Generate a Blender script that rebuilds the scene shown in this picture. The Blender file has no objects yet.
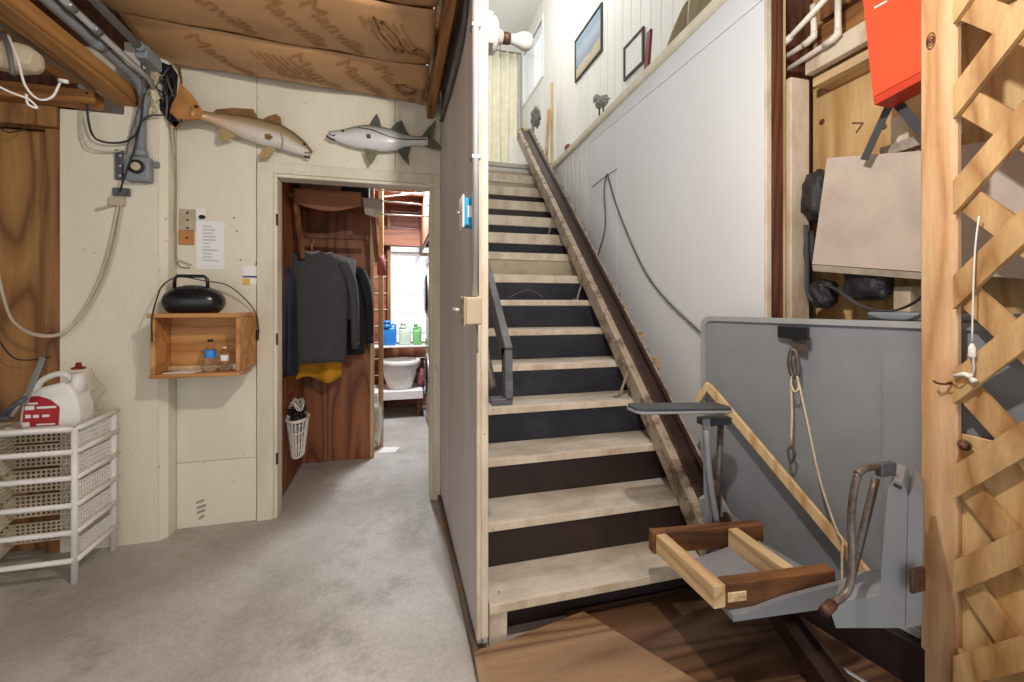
import bpy, bmesh, math, random
from mathutils import Vector, Matrix, noise

random.seed(7)
S = bpy.context.scene
COL = S.collection

# ------------------------------------------------------------------ camera, world, lights, exposure
FPX, HZ, CAMZ = 430.0, 305.0, 1.25
TH = math.atan(117 / 430)
SN, CS = math.sin(TH), math.cos(TH)
cam = bpy.data.cameras.new('camera')
cam.sensor_fit = 'HORIZONTAL'
cam.sensor_width = 36.0
cam.lens = FPX / 1024 * 36.0
cam.shift_y = -(341 - HZ) / 1024
cam.clip_start = 0.02
camo = bpy.data.objects.new('camera', cam)
COL.objects.link(camo)
camo.location = (0, 0, CAMZ)
camo.rotation_euler = (math.pi / 2, 0, -TH)
S.camera = camo

w = bpy.data.worlds.new('daylight')
S.world = w
w.use_nodes = True
bg = w.node_tree.nodes['Background']
bg.inputs[0].default_value = (0.94, 0.97, 1.0, 1)
bg.inputs[1].default_value = 1.15


def lamp(name, loc, power, radius, col):
    l = bpy.data.lights.new(name, 'POINT')
    l.energy = power
    l.shadow_soft_size = radius
    l.color = col
    o = bpy.data.objects.new(name, l)
    COL.objects.link(o)
    o.location = loc
    return o


lamp('ceiling_bulb', (0.42, 0.62, 2.36), 80, 0.03, (1.0, 0.95, 0.88))
ll = bpy.data.lights.new('laundry_fill', 'AREA')  # unseen area light added to brighten the passage floor
ll.shape = 'RECTANGLE'
ll.size, ll.size_y, ll.energy, ll.color = 0.12, 0.6, 52, (0.92, 0.96, 1.0)
llo = bpy.data.objects.new('laundry_fill', ll)
COL.objects.link(llo)
llo.location = (0.14, 4.25, 2.38)
lamp('upstairs_fill', (1.15, 4.3, 5.2), 50, 0.15, (1.0, 0.97, 0.92))  # unseen lamp, put in to brighten the upper storey

S.view_settings.view_transform = 'Standard'
S.view_settings.look = 'None'
S.view_settings.exposure = 0.12
S.view_settings.gamma = 1.0
S.view_settings.use_curve_mapping = False


# ------------------------------------------------------------------ pixel helper
def ray(u, v):
    a = (u - 512) / FPX
    b = (HZ - v) / FPX
    return Vector((SN + a * CS, CS - a * SN, b))


def P(u, v, x=None, y=None, z=None, d=None):
    r = ray(u, v)
    if x is not None:
        t = x / r.x
    elif y is not None:
        t = y / r.y
    elif z is not None:
        t = (z - CAMZ) / r.z
    else:
        t = d
    return Vector((r.x * t, r.y * t, CAMZ + r.z * t))


def PP(u, v, p, n):
    """pixel ray against the plane through p with normal n"""
    r = ray(u, v)
    o = Vector((0, 0, CAMZ))
    n = Vector(n)
    t = (Vector(p) - o).dot(n) / r.dot(n)
    return o + r * t


# ------------------------------------------------------------------ materials
MATS = {}


def base_mat(name):
    m = bpy.data.materials.new(name)
    m.use_nodes = True
    nt = m.node_tree
    b = nt.nodes['Principled BSDF']
    MATS[name] = m
    return m, nt, b


def coords(nt, scale, jitter=True):
    tc = nt.nodes.new('ShaderNodeTexCoord')
    mp = nt.nodes.new('ShaderNodeMapping')
    mp.inputs['Scale'].default_value = scale
    nt.links.new(tc.outputs['Object'], mp.inputs['Vector'])
    if jitter:
        oi = nt.nodes.new('ShaderNodeObjectInfo')
        mu = nt.nodes.new('ShaderNodeMath')
        mu.operation = 'MULTIPLY'
        mu.inputs[1].default_value = 23.0
        nt.links.new(oi.outputs['Random'], mu.inputs[0])
        nt.links.new(mu.outputs[0], mp.inputs['Location'])
    return mp.outputs[0]


def noise_node(nt, vec, scale, detail=4, rough=0.55):
    n = nt.nodes.new('ShaderNodeTexNoise')
    n.inputs['Scale'].default_value = scale
    n.inputs['Detail'].default_value = detail
    n.inputs['Roughness'].default_value = rough
    nt.links.new(vec, n.inputs['Vector'])
    return n.outputs['Fac']


def ramp(nt, fac, stops):
    r = nt.nodes.new('ShaderNodeValToRGB')
    e = r.color_ramp.elements
    while len(e) < len(stops):
        e.new(0.5)
    for q, (p, c) in zip(e, stops):
        q.position = p
        q.color = (c[0], c[1], c[2], 1) if not isinstance(c, (int, float)) else (c, c, c, 1)
    nt.links.new(fac, r.inputs[0])
    return r.outputs[0]


def mix(nt, fac, a, b, mode='MIX'):
    m = nt.nodes.new('ShaderNodeMix')
    m.data_type = 'RGBA'
    m.blend_type = mode
    for sock, val in ((m.inputs[0], fac), (m.inputs[6], a), (m.inputs[7], b)):
        if isinstance(val, bpy.types.NodeSocket):
            nt.links.new(val, sock)
        elif isinstance(val, (int, float)):
            sock.default_value = val
        else:
            sock.default_value = (val[0], val[1], val[2], 1)
    return m.outputs[2]


def bump(nt, b, h, strength, dist=0.01):
    n = nt.nodes.new('ShaderNodeBump')
    n.inputs['Strength'].default_value = strength
    n.inputs['Distance'].default_value = dist
    nt.links.new(h, n.inputs['Height'])
    nt.links.new(n.outputs[0], b.inputs['Normal'])


def srgb(h):
    h = h.lstrip('#')
    o = []
    for i in (0, 2, 4):
        c = int(h[i:i + 2], 16) / 255
        o.append(c / 12.92 if c <= 0.04045 else ((c + 0.055) / 1.055) ** 2.4)
    return tuple(o)


def plain(name, col, rough=0.5, metal=0.0, vary=0.12, sc=9.0, bmp=0.0, dirt=None, dirt_amt=0.5, dsc=5.0):
    col = srgb(col)
    m, nt, b = base_mat(name)
    v = coords(nt, (1, 1, 1))
    n = noise_node(nt, v, sc)
    lo = tuple(c * (1 - vary) for c in col)
    hi = tuple(min(1, c * (1 + vary)) for c in col)
    c = ramp(nt, n, [(0.3, lo), (0.7, hi)])
    if dirt:
        d = noise_node(nt, v, dsc, 8, 0.7)
        k = ramp(nt, d, [(0.5, 0.0), (0.5 + 0.25 * (1.2 - dirt_amt), dirt_amt)])
        c = mix(nt, k, c, srgb(dirt))
    nt.links.new(c, b.inputs['Base Color'])
    b.inputs['Roughness'].default_value = rough
    b.inputs['Metallic'].default_value = metal
    if bmp:
        bump(nt, b, noise_node(nt, v, sc * 8, 3), bmp)
    return m


def wood(name, dark, light, axis='z', scale=6.0, rings=18.0, rough=0.65, stretch=0.1, wear=None, wear_amt=0.5, bmp=0.15):
    m, nt, b = base_mat(name)
    st = {'x': (stretch, 1, 1), 'y': (1, stretch, 1), 'z': (1, 1, stretch)}[axis]
    v = coords(nt, st)
    n = noise_node(nt, v, scale, 1.5, 0.4)
    mu = nt.nodes.new('ShaderNodeMath')
    mu.operation = 'MULTIPLY'
    mu.inputs[1].default_value = rings
    nt.links.new(n, mu.inputs[0])
    fr = nt.nodes.new('ShaderNodeMath')
    fr.operation = 'PINGPONG'
    fr.inputs[1].default_value = 1.0
    nt.links.new(mu.outputs[0], fr.inputs[0])
    d, l = srgb(dark), srgb(light)
    c = ramp(nt, fr.outputs[0], [(0.0, d), (0.35, tuple(x * .55 + y * .45 for x, y in zip(l, d))), (1.0, l)])
    fine = noise_node(nt, v, scale * 14, 3, 0.6)
    c = mix(nt, 0.45, c, ramp(nt, fine, [(0.3, 0.55), (0.7, 1.0)]), 'MULTIPLY')
    big = noise_node(nt, v, scale * 0.5, 3)
    c = mix(nt, 0.5, c, ramp(nt, big, [(0.3, 0.7), (0.65, 1.0)]), 'MULTIPLY')
    if wear:
        wv = coords(nt, (1, 1, 1))
        k = ramp(nt, noise_node(nt, wv, 6, 8, 0.7), [(0.48, 0.0), (0.62, wear_amt)])
        c = mix(nt, k, c, srgb(wear))
    nt.links.new(c, b.inputs['Base Color'])
    b.inputs['Roughness'].default_value = rough
    bump(nt, b, fine, bmp, 0.004)
    return m


def painted(name, col, stain, amt=0.4, sc=2.2, speck='#4b4338', speck_amt=0.5, rough=0.6, streak=(1, 1, 0.35)):
    """old paint on a sheet: soft stains that run down, plus a few specks"""
    m, nt, b = base_mat(name)
    v = coords(nt, streak)
    v2 = coords(nt, (1, 1, 1))
    n = noise_node(nt, v, sc, 8, 0.65)
    k = ramp(nt, n, [(0.42, 0.0), (0.72, amt)])
    c = mix(nt, k, srgb(col), srgb(stain))
    s = noise_node(nt, v2, 55, 2, 0.5)
    k2 = ramp(nt, s, [(0.72, 0.0), (0.75, speck_amt)])
    c = mix(nt, k2, c, srgb(speck))
    nt.links.new(c, b.inputs['Base Color'])
    b.inputs['Roughness'].default_value = rough
    bump(nt, b, noise_node(nt, v2, 30, 4), 0.12, 0.004)
    return m


# structure
M = MATS
painted('cream_wall', '#e3dcc9', '#c9bda3', 0.5)
painted('cream_trim', '#dfd8c4', '#b3a78c', 0.5, 5)
painted('white_sheet', '#dfe3e9', '#d3d4d4', 0.4, 1.5, '#8b8b88', 0.4)
painted('white_plain', '#eeeeec', '#dcdad4', 0.3)
painted('groove_panel', '#e8e8e6', '#d2d0ca', 0.4, 2, streak=(1, 1, .05))
painted('limed_plywood', '#d2cecf', '#a09594', 0.55, 3.5, '#4f4238', 0.6, streak=(1, 1, 0.12))
painted('off_white_edge', '#d9cdb9', '#9a7a56', 0.7, 8)
painted('tread_paint', '#c6bfb3', '#857660', 0.85, 5.5, '#3d342c', 0.9, streak=(.5, 1, 1))
wood('raw_edge', '#b98a57', '#e0bd8b', 'x', 20, 8)
plain('riser_black', '#1d1f28', 0.7, vary=.4, dirt='#3a3b42', dirt_amt=.5)
plain('riser_brown', '#281816', 0.55, vary=.35, dirt='#241613', dirt_amt=.5)
plain('riser_tan', '#b3a58d', 0.6, vary=.1, dirt='#8d7c63', dirt_amt=.5)
wood('ply_honey', '#774a22', '#b3824a', 'z', 4.5, 22, .6, .12)
wood('ply_light', '#c79a5f', '#e6c48d', 'z', 3.5, 20, .6, .13)
wood('ply_red', '#6d3a20', '#a9693f', 'z', 4.0, 20, .55, .12)
wood('ply_floor', '#6b4e36', '#a98a69', 'x', 3.0, 22, .6, .16, '#8b6f54', .4)
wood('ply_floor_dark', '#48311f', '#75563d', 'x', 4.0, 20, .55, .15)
wood('stud_dark', '#4d2a1c', '#7d4a2f', 'z', 9, 10)
wood('stud_brown', '#6b4427', '#a2713f', 'z', 9, 10)
wood('joist', '#7e5029', '#bb8649', 'y', 8, 9)
wood('joist_x', '#8a5526', '#c4894a', 'x', 8, 9)
wood('lumber_grey', '#5e4a37', '#8d7860', 'y', 8, 9)
wood('pine', '#c9a067', '#ead0a0', 'z', 9, 9, .6, .08)
wood('pine_y', '#c49c6c', '#e9cfa3', 'y', 9, 9, .6, .08)
wood('lattice_wood', '#a97b48', '#d5b07c', 'z', 7, 9, .6, .2)
wood('post_wood', '#c08f5c', '#e6c298', 'z', 7, 9, .6, .1, '#d49f76', .5)
wood('seat_board', '#573518', '#8e5f36', 'x', 8, 10, .55, .1, '#3a2212', .5)
wood('box_wood', '#b0733a', '#d69c5c', 'x', 7, 8, .6, .12)
wood('wall_board', '#7c4630', '#a86a4c', 'x', 8, 8, .6, .1)
plain('kraft', '#c79a6c', 0.55, vary=.10, sc=5, bmp=.1, dirt='#9a6b44', dirt_amt=.35)
plain('kraft_ink', '#aa7a50', 0.7, vary=.15, sc=30)
plain('kraft_stain', '#5f3c22', 0.7, vary=.3, sc=30)
plain('foam', '#d6c8a8', 0.9, vary=.3, sc=25, bmp=.6, dirt='#6e4a2e', dirt_amt=.7)
# objects
plain('white_plastic', '#e9e7e2', 0.4, vary=.05, dirt='#c9c2b4', dirt_amt=.3)
plain('mesh_shade_dirt', '#cdc0aa', 0.5, vary=.15, dirt='#a08c70', dirt_amt=.4)  # white mesh toned tan: shade and dirt both put into the colour
plain('white_metal', '#dcdcdb', 0.4, vary=.05)
plain('pvc', '#e4dfd4', 0.4, vary=.06, dirt='#c4b9a5', dirt_amt=.4)
plain('paper', '#e9e8e6', 0.8, vary=.03)
plain('paper_ink', '#bcbec3', 0.8, vary=.05)
plain('conduit', '#8e9296', 0.35, .7, vary=.1)
plain('conduit_light', '#c5c6c7', 0.3, .5, vary=.06)
plain('grey_pvc', '#7f8487', 0.5, vary=.08)
plain('black_plastic', '#17181c', 0.25, vary=.3)
plain('black_cable', '#1f1f22', 0.5, vary=.2)
plain('grey_cable', '#5a5a58', 0.5, vary=.2)
plain('beige_cable', '#bdb09a', 0.5, vary=.1)
plain('white_cable', '#e3e0d8', 0.45, vary=.05)
plain('rope', '#d3c4a4', 0.8, vary=.15, sc=90)
plain('rust', '#4d352a', 0.6, .3, vary=.4, sc=40, dirt='#8a5a3c', dirt_amt=.6)
plain('rusty_steel', '#6a625c', 0.45, .5, vary=.3, sc=40, dirt='#5a3a29', dirt_amt=.8, dsc=22)
plain('rail_brown', '#3b2823', 0.35, .35, vary=.25, dirt='#241715', dirt_amt=.5)
plain('rail_tan', '#a89a88', 0.5, .2, vary=.15, dirt='#5d4536', dirt_amt=.8, dsc=14)
plain('grey_shell', '#858a91', 0.42, vary=.06, sc=4, dirt='#a2a6aa', dirt_amt=.3, dsc=9)
plain('grey_panel', '#868b91', 0.38, vary=.08, sc=5, dirt='#94989c', dirt_amt=.35, dsc=7)
plain('grey_panel_rim', '#9b9ea0', 0.4, vary=.08)
plain('arm_pad', '#3f444a', 0.45, vary=.15)
plain('handrail_grey', '#4a4d52', 0.55, vary=.25, dirt='#77787a', dirt_amt=.5, dsc=16)
plain('beige_board', '#b9ada2', 0.6, vary=.08, sc=6, dirt='#8f8378', dirt_amt=.4)
plain('orange_shell', '#e4502a', 0.45, vary=.06)
plain('orange_shaded', '#c23a1c', 0.45, vary=.06)  # darker copy of the orange, shade of the underside put into the colour
plain('webbing', '#3f4146', 0.7, vary=.2)
plain('black_leather', '#2a2a2f', 0.35, vary=.4, sc=20, bmp=.5)
plain('weathered', '#9b9184', 0.8, vary=.25, sc=20)
plain('blue_plastic', '#1c9ac6', 0.4, vary=.06)
plain('beige_plate', '#b9ab90', 0.5, vary=.1, dirt='#8a7a60', dirt_amt=.5)
plain('tan_plate', '#b5793d', 0.55, vary=.15)
plain('yellow_tag', '#d6b04a', 0.7)
plain('blue_ink', '#4b5678', 0.7)
plain('red_label', '#a8202b', 0.5, vary=.08)
plain('red_cap', '#7d1a22', 0.4)
plain('blue_label', '#2f86d8', 0.4)
plain('blue_jug', '#2b7fd0', 0.35, vary=.08)
plain('green_jug', '#7fc77a', 0.35, vary=.08)
plain('pale_jug', '#cfe3d0', 0.35, vary=.06)
plain('grey_knit', '#4a4a4d', 0.95, vary=.12, sc=40, bmp=.4)
plain('dark_knit', '#22262b', 0.95, vary=.2, sc=30)
plain('grey_lining', '#8b8c90', 0.9, vary=.15, sc=60)
plain('yellow_cloth', '#d79a1e', 0.85, vary=.12, sc=10)
plain('brown_cloth', '#8d5c43', 0.9, vary=.15)
plain('basket_brown', '#79614f', 0.8, vary=.25, sc=30)
plain('dark_cloth', '#20242e', 0.95, vary=.2)
plain('navy_box', '#1f2738', 0.7, vary=.2)
plain('pink_cloth', '#9a5a60', 0.9, vary=.2)
plain('curtain', '#fdf4dc', 0.8, vary=.08)
plain('bin_blue', '#8f9aa6', 0.5, vary=.08)
plain('bulb_white', '#c4c1bd', 0.3, vary=.02)
plain('figurine', '#8f908b', 0.6, vary=.5, sc=60)
plain('sculpture', '#6c6a66', 0.6, vary=.4, sc=40)
plain('blade_green', '#8f8468', 0.5, vary=.12)
plain('frame_dark', '#3d372f', 0.5, vary=.15)
plain('frame_red', '#6f2a20', 0.5, vary=.15)
plain('frame_wood', '#8b7a62', 0.5, vary=.15)
plain('washer_white', '#dfe1e4', 0.3, vary=.03)
plain('dark_glass', '#15171b', 0.15, vary=.2)
plain('fin_brown', '#7d5a34', 0.5, vary=.3, sc=25, dirt='#5f3a1e', dirt_amt=.5)
plain('fin_tail', '#b07c45', 0.4, vary=.2, sc=14, dirt='#8a5524', dirt_amt=.6)
plain('fin_pale', '#a38c60', 0.5, vary=.2, sc=20)
plain('fin_grey', '#4c5048', 0.5, vary=.35, sc=22, dirt='#33372f', dirt_amt=.7)
plain('fin_olive', '#68664a', 0.5, vary=.35, sc=20, dirt='#4b4a30', dirt_amt=.6)
plain('eye_dark', '#14110e', 0.15, vary=.1)
plain('wire_black', '#14161d', 0.5, vary=.3)


def concrete():
    m, nt, b = base_mat('concrete')
    v = coords(nt, (1, 1, 1), False)
    n = noise_node(nt, v, 1.4, 9, 0.62)
    c = ramp(nt, n, [(0.3, srgb('#9c9790')), (0.5, srgb('#b9b5af')), (0.7, srgb('#cfccc8'))])
    k = ramp(nt, noise_node(nt, v, 3.2, 10, 0.7), [(0.54, 0.0), (0.72, 0.6)])
    c = mix(nt, k, c, srgb('#7a736a'))
    k = ramp(nt, noise_node(nt, v, 60, 4, 0.6), [(0.35, 0.75), (0.6, 1.0)])
    c = mix(nt, 0.6, c, k, 'MULTIPLY')
    nt.links.new(c, b.inputs['Base Color'])
    b.inputs['Roughness'].default_value = 0.5
    bump(nt, b, noise_node(nt, v, 40, 5), 0.15, 0.004)


concrete()


def glass(name, col=(1, 1, 1), rough=0.02):
    m, nt, b = base_mat(name)
    v = coords(nt, (1, 1, 1))
    c = ramp(nt, noise_node(nt, v, 4), [(0, tuple(x * .97 for x in col)), (1, col)])
    nt.links.new(c, b.inputs['Base Color'])
    b.inputs['Roughness'].default_value = rough
    b.inputs['Transmission Weight'].default_value = 1.0
    b.inputs['IOR'].default_value = 1.2
    return m


glass('clear_plastic', (.95, .97, 1))
glass('window_glass', (1, 1, 1), 0.0)


def fish_mat(name, rough):
    m, nt, b = base_mat(name)
    a = nt.nodes.new('ShaderNodeAttribute')
    a.attribute_name = 'pigment'
    v = coords(nt, (1, 1, 1))
    k = ramp(nt, noise_node(nt, v, 110, 3), [(0.3, 0.78), (0.7, 1.0)])
    c = mix(nt, 0.7, a.outputs['Color'], k, 'MULTIPLY')
    nt.links.new(c, b.inputs['Base Color'])
    b.inputs['Roughness'].default_value = rough


fish_mat('fish_skin', 0.3)


def picture_mat():
    m, nt, b = base_mat('seascape')
    tc = nt.nodes.new('ShaderNodeTexCoord')
    sp = nt.nodes.new('ShaderNodeSeparateXYZ')
    nt.links.new(tc.outputs['Generated'], sp.inputs[0])
    ad = nt.nodes.new('ShaderNodeMath')
    ad.operation = 'MULTIPLY_ADD'
    ad.inputs[1].default_value = 0.35
    nt.links.new(noise_node(nt, tc.outputs['Generated'], 4), ad.inputs[0])
    nt.links.new(sp.outputs['Z'], ad.inputs[2])
    c = ramp(nt, ad.outputs[0], [(0.2, srgb('#b7a98f')), (0.42, srgb('#c8bba4')), (0.5, srgb('#8d9dab')), (0.8, srgb('#a9b7c4')), (1.0, srgb('#8fa6bd'))])
    nt.links.new(c, b.inputs['Base Color'])
    b.inputs['Roughness'].default_value = 0.15


picture_mat()

# ------------------------------------------------------------------ mesh helpers
ORG = {}


def setp(o, label=None, cat=None, group=None, kind=None):
    if label:
        o['label'] = label
    if cat:
        o['category'] = cat
    if group:
        o['group'] = group
    if kind:
        o['kind'] = kind
    return o


def thing(name, loc, label=None, cat=None, group=None, kind=None):
    o = bpy.data.objects.new(name, None)
    o.empty_display_size = 0.1
    COL.objects.link(o)
    o.location = loc
    ORG[o.name] = Vector(loc)
    return setp(o, label, cat, group, kind)


def mk(name, verts, faces, mat, parent=None, smooth=False, **kw):
    verts = [Vector(v) for v in verts]
    lo = Vector([min(v[i] for v in verts) for i in range(3)])
    hi = Vector([max(v[i] for v in verts) for i in range(3)])
    c = (lo + hi) / 2
    if parent is None:
        c.z = lo.z
    me = bpy.data.meshes.new(name)
    me.from_pydata([tuple(v - c) for v in verts], [], faces)
    bm = bmesh.new()
    bm.from_mesh(me)
    bmesh.ops.recalc_face_normals(bm, faces=bm.faces[:])
    bm.to_mesh(me)
    bm.free()
    me.materials.append(M[mat])
    if smooth:
        for p in me.polygons:
            p.use_smooth = True
    o = bpy.data.objects.new(name, me)
    COL.objects.link(o)
    ORG[o.name] = c
    if parent is not None:
        o.parent = parent
        o.location = c - ORG[parent.name]
    else:
        o.location = c
    return setp(o, kw.get('label'), kw.get('cat'), kw.get('group'), kw.get('kind'))


def bm_out(bm):
    bm.verts.ensure_lookup_table()
    bm.verts.index_update()
    v = [x.co.copy() for x in bm.verts]
    f = [[q.index for q in p.verts] for p in bm.faces]
    bm.free()
    return v, f


def box_geo(lo, hi, bev=0.003, seg=1):
    bm = bmesh.new()
    bmesh.ops.create_cube(bm, size=1)
    lo, hi = Vector(lo), Vector(hi)
    for v in bm.verts:
        v.co = Vector([lo[i] + (v.co[i] + .5) * (hi[i] - lo[i]) for i in range(3)])
    if bev:
        bev = min(bev, min(hi[i] - lo[i] for i in range(3)) * .45)
        bmesh.ops.bevel(bm, geom=bm.edges[:], offset=bev, segments=seg, affect='EDGES', profile=.5)
    return bm_out(bm)


def box(name, lo, hi, mat, parent=None, bev=0.003, seg=1, **kw):
    lo2 = [min(a, b) for a, b in zip(lo, hi)]
    hi2 = [max(a, b) for a, b in zip(lo, hi)]
    v, f = box_geo(lo2, hi2, bev, seg)
    return mk(name, v, f, mat, parent, smooth=False, **kw)


def bar_geo(p0, p1, wd, ht, up=(0, 0, 1), bev=0.002):
    """a bar from p0 to p1, wd wide sideways, ht along up"""
    p0, p1 = Vector(p0), Vector(p1)
    ax = (p1 - p0)
    L = ax.length
    ax.normalize()
    up = Vector(up)
    side = ax.cross(up)
    if side.length < 1e-4:
        side = ax.cross(Vector((1, 0, 0)))
    side.normalize()
    up = side.cross(ax).normalized()
    v, f = box_geo((0, -wd / 2, -ht / 2), (L, wd / 2, ht / 2), bev)
    return [p0 + ax * q.x + side * q.y + up * q.z for q in v], f


def bar(name, p0, p1, wd, ht, mat, parent=None, up=(0, 0, 1), bev=0.002, **kw):
    v, f = bar_geo(p0, p1, wd, ht, up, bev)
    return mk(name, v, f, mat, parent, **kw)


def merge(*geos):
    V, F = [], []
    for v, f in geos:
        n = len(V)
        V += list(v)
        F += [[i + n for i in q] for q in f]
    return V, F


def spline(pts, n=6):
    pts = [Vector(p) for p in pts]
    if len(pts) < 3:
        return pts
    out = []
    q = [pts[0] * 2 - pts[1]] + pts + [pts[-1] * 2 - pts[-2]]
    for i in range(1, len(q) - 2):
        a, b, c, d = q[i - 1], q[i], q[i + 1], q[i + 2]
        for k in range(n):
            t = k / n
            out.append(.5 * ((2 * b) + (c - a) * t + (2 * a - 5 * b + 4 * c - d) * t * t + (3 * b - a - 3 * c + d) * t ** 3))
    out.append(pts[-1])
    return out


def tube_geo(pts, r, seg=8, smooth=0, cap=True, flat=1.0):
    pts = [Vector(p) for p in pts]
    if smooth:
        pts = spline(pts, smooth)
    n = len(pts)
    rs = r if isinstance(r, (list, tuple)) else None
    V, F = [], []
    t0 = (pts[1] - pts[0]).normalized()
    nrm = t0.cross(Vector((0, 0, 1)))
    if nrm.length < 1e-3:
        nrm = t0.cross(Vector((1, 0, 0)))
    nrm.normalize()
    for i, p in enumerate(pts):
        t = (pts[min(i + 1, n - 1)] - pts[max(i - 1, 0)]).normalized()
        nrm = (nrm - t * nrm.dot(t))
        nrm.normalize()
        bn = t.cross(nrm)
        rr = r if rs is None else rs[0] + (rs[1] - rs[0]) * i / (n - 1) if len(rs) == 2 else rs[i]
        for k in range(seg):
            a = 2 * math.pi * k / seg
            V.append(p + nrm * rr * math.cos(a) + bn * rr * flat * math.sin(a))
    for i in range(n - 1):
        for k in range(seg):
            k2 = (k + 1) % seg
            F.append([i * seg + k, i * seg + k2, (i + 1) * seg + k2, (i + 1) * seg + k])
    if cap:
        F.append(list(range(seg))[::-1])
        F.append([(n - 1) * seg + k for k in range(seg)])
    return V, F


def tube(name, pts, r, mat, parent=None, seg=8, smooth=0, flat=1.0, **kw):
    v, f = tube_geo(pts, r, seg, smooth, True, flat)
    return mk(name, v, f, mat, parent, smooth=True, **kw)


def lathe_geo(c, prof, seg=20, axis=(0, 0, 1)):
    """prof: list of (radius, height along axis)"""
    c = Vector(c)
    ax = Vector(axis).normalized()
    a = ax.cross(Vector((0, 0, 1)))
    if a.length < 1e-3:
        a = Vector((1, 0, 0))
    a.normalize()
    b = ax.cross(a)
    V, F = [], []
    for r, h in prof:
        for k in range(seg):
            t = 2 * math.pi * k / seg
            V.append(c + ax * h + a * r * math.cos(t) + b * r * math.sin(t))
    for i in range(len(prof) - 1):
        for k in range(seg):
            k2 = (k + 1) % seg
            F.append([i * seg + k, i * seg + k2, (i + 1) * seg + k2, (i + 1) * seg + k])
    F.append(list(range(seg))[::-1])
    F.append([(len(prof) - 1) * seg + k for k in range(seg)])
    return V, F


def lathe(name, c, prof, mat, parent=None, seg=20, axis=(0, 0, 1), smooth=True, **kw):
    v, f = lathe_geo(c, prof, seg, axis)
    return mk(name, v, f, mat, parent, smooth=smooth, **kw)


def slab_geo(pts, off):
    """polygon (3D points, in order) extruded by vector off"""
    n = len(pts)
    off = Vector(off)
    V = [Vector(p) for p in pts] + [Vector(p) + off for p in pts]
    F = [list(range(n)), [n + i for i in range(n)][::-1]]
    for i in range(n):
        j = (i + 1) % n
        F.append([i, j, n + j, n + i])
    return V, F


def slab(name, pts, off, mat, parent=None, **kw):
    v, f = slab_geo(pts, off)
    return mk(name, v, f, mat, parent, **kw)


def sheet_geo(fn, nu, nv, th):
    """fn(s,t)->point; grid closed with thickness th along the average normal"""
    g = [[Vector(fn(i / nu, j / nv)) for j in range(nv + 1)] for i in range(nu + 1)]
    V, F = [], []

    def nm(i, j):
        a = g[min(i + 1, nu)][j] - g[max(i - 1, 0)][j]
        b = g[i][min(j + 1, nv)] - g[i][max(j - 1, 0)]
        n = a.cross(b)
        return n.normalized() if n.length > 1e-9 else Vector((0, 0, 1))
    for s in (0, 1):
        for i in range(nu + 1):
            for j in range(nv + 1):
                V.append(g[i][j] + nm(i, j) * th * s)
    k = (nu + 1) * (nv + 1)
    ix = lambda i, j, s=0: s * k + i * (nv + 1) + j
    for i in range(nu):
        for j in range(nv):
            F.append([ix(i, j), ix(i + 1, j), ix(i + 1, j + 1), ix(i, j + 1)])
            F.append([ix(i, j, 1), ix(i, j + 1, 1), ix(i + 1, j + 1, 1), ix(i + 1, j, 1)])
    for i in range(nu):
        F.append([ix(i, 0), ix(i, 0, 1), ix(i + 1, 0, 1), ix(i + 1, 0)])
        F.append([ix(i, nv), ix(i + 1, nv), ix(i + 1, nv, 1), ix(i, nv, 1)])
    for j in range(nv):
        F.append([ix(0, j), ix(0, j + 1), ix(0, j + 1, 1), ix(0, j, 1)])
        F.append([ix(nu, j), ix(nu, j, 1), ix(nu, j + 1, 1), ix(nu, j + 1)])
    return V, F


def text_mesh(name, s, size, origin, xd, yd, mat, parent, warp=None):
    cu = bpy.data.curves.new(name, 'FONT')
    cu.body = s
    cu.size = size
    cu.align_x = 'CENTER'
    cu.align_y = 'CENTER'
    cu.resolution_u = 3
    t = bpy.data.objects.new('tmp_text', cu)
    COL.objects.link(t)
    dg = bpy.context.evaluated_depsgraph_get()
    me = bpy.data.meshes.new_from_object(t.evaluated_get(dg))
    bpy.data.objects.remove(t)
    bpy.data.curves.remove(cu)
    xd, yd, o = Vector(xd), Vector(yd), Vector(origin)
    V = [o + xd * v.co.x + yd * v.co.y for v in me.vertices]
    F = [list(p.vertices) for p in me.polygons]
    bpy.data.meshes.remove(me)
    if warp:
        V = [warp(v) for v in V]
    return mk(name, V, F, mat, parent)


# ================================================================== STRUCTURE
ST = 'structure'
YD = 2.80          # face of the wall with the doorway
YL = 2.69          # face of the wall stretch that stands forward at the left
XW = 1.65          # face of the wall at the right of the stairs
PX0, PX1 = 0.285, 0.325   # stair partition
PY0 = 1.53         # near end of the partition
CZ = 2.60          # ceiling level
Z2 = 2.777          # upper floor

box('floor', (-3.2, -1.6, -0.12), (2.6, 7.2, 0), 'concrete', bev=0, label='worn grey concrete floor', kind=ST)

# --- doorway wall: painted sheets with recessed joints
wd = thing('wall_doorway', (-0.5, YD + .04, 0), 'cream painted sheet wall around the doorway', kind=ST)
DX0, DX1, DZ = -0.685, 0.235, 2.02     # clear opening
J = 0.002
box('wall_sheet', (-1.62, YD, 0), (-1.175 - J, YD + .07, CZ + .1), 'cream_wall', wd)
box('wall_sheet', (-1.175, YD, 0), (-0.775 - J, YD + .07, .365), 'cream_wall', wd)
box('wall_sheet', (-1.175, YD, .365 + J), (-0.775 - J, YD + .07, CZ + .1), 'cream_wall', wd)
box('wall_sheet', (-0.775, YD, 0.0), (DX0, YD + .07, DZ + .055), 'cream_wall', wd)
box('wall_sheet', (-0.775, YD, DZ + .055 + J), (-0.0, YD + .07, CZ + .1), 'cream_wall', wd)
box('wall_sheet', (J, YD, DZ + .055 + J), (PX0, YD + .07, CZ + .1), 'cream_wall', wd)
box('wall_sheet', (DX1, YD, 0.0), (PX0, YD + .07, DZ + .055), 'cream_wall', wd)
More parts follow.
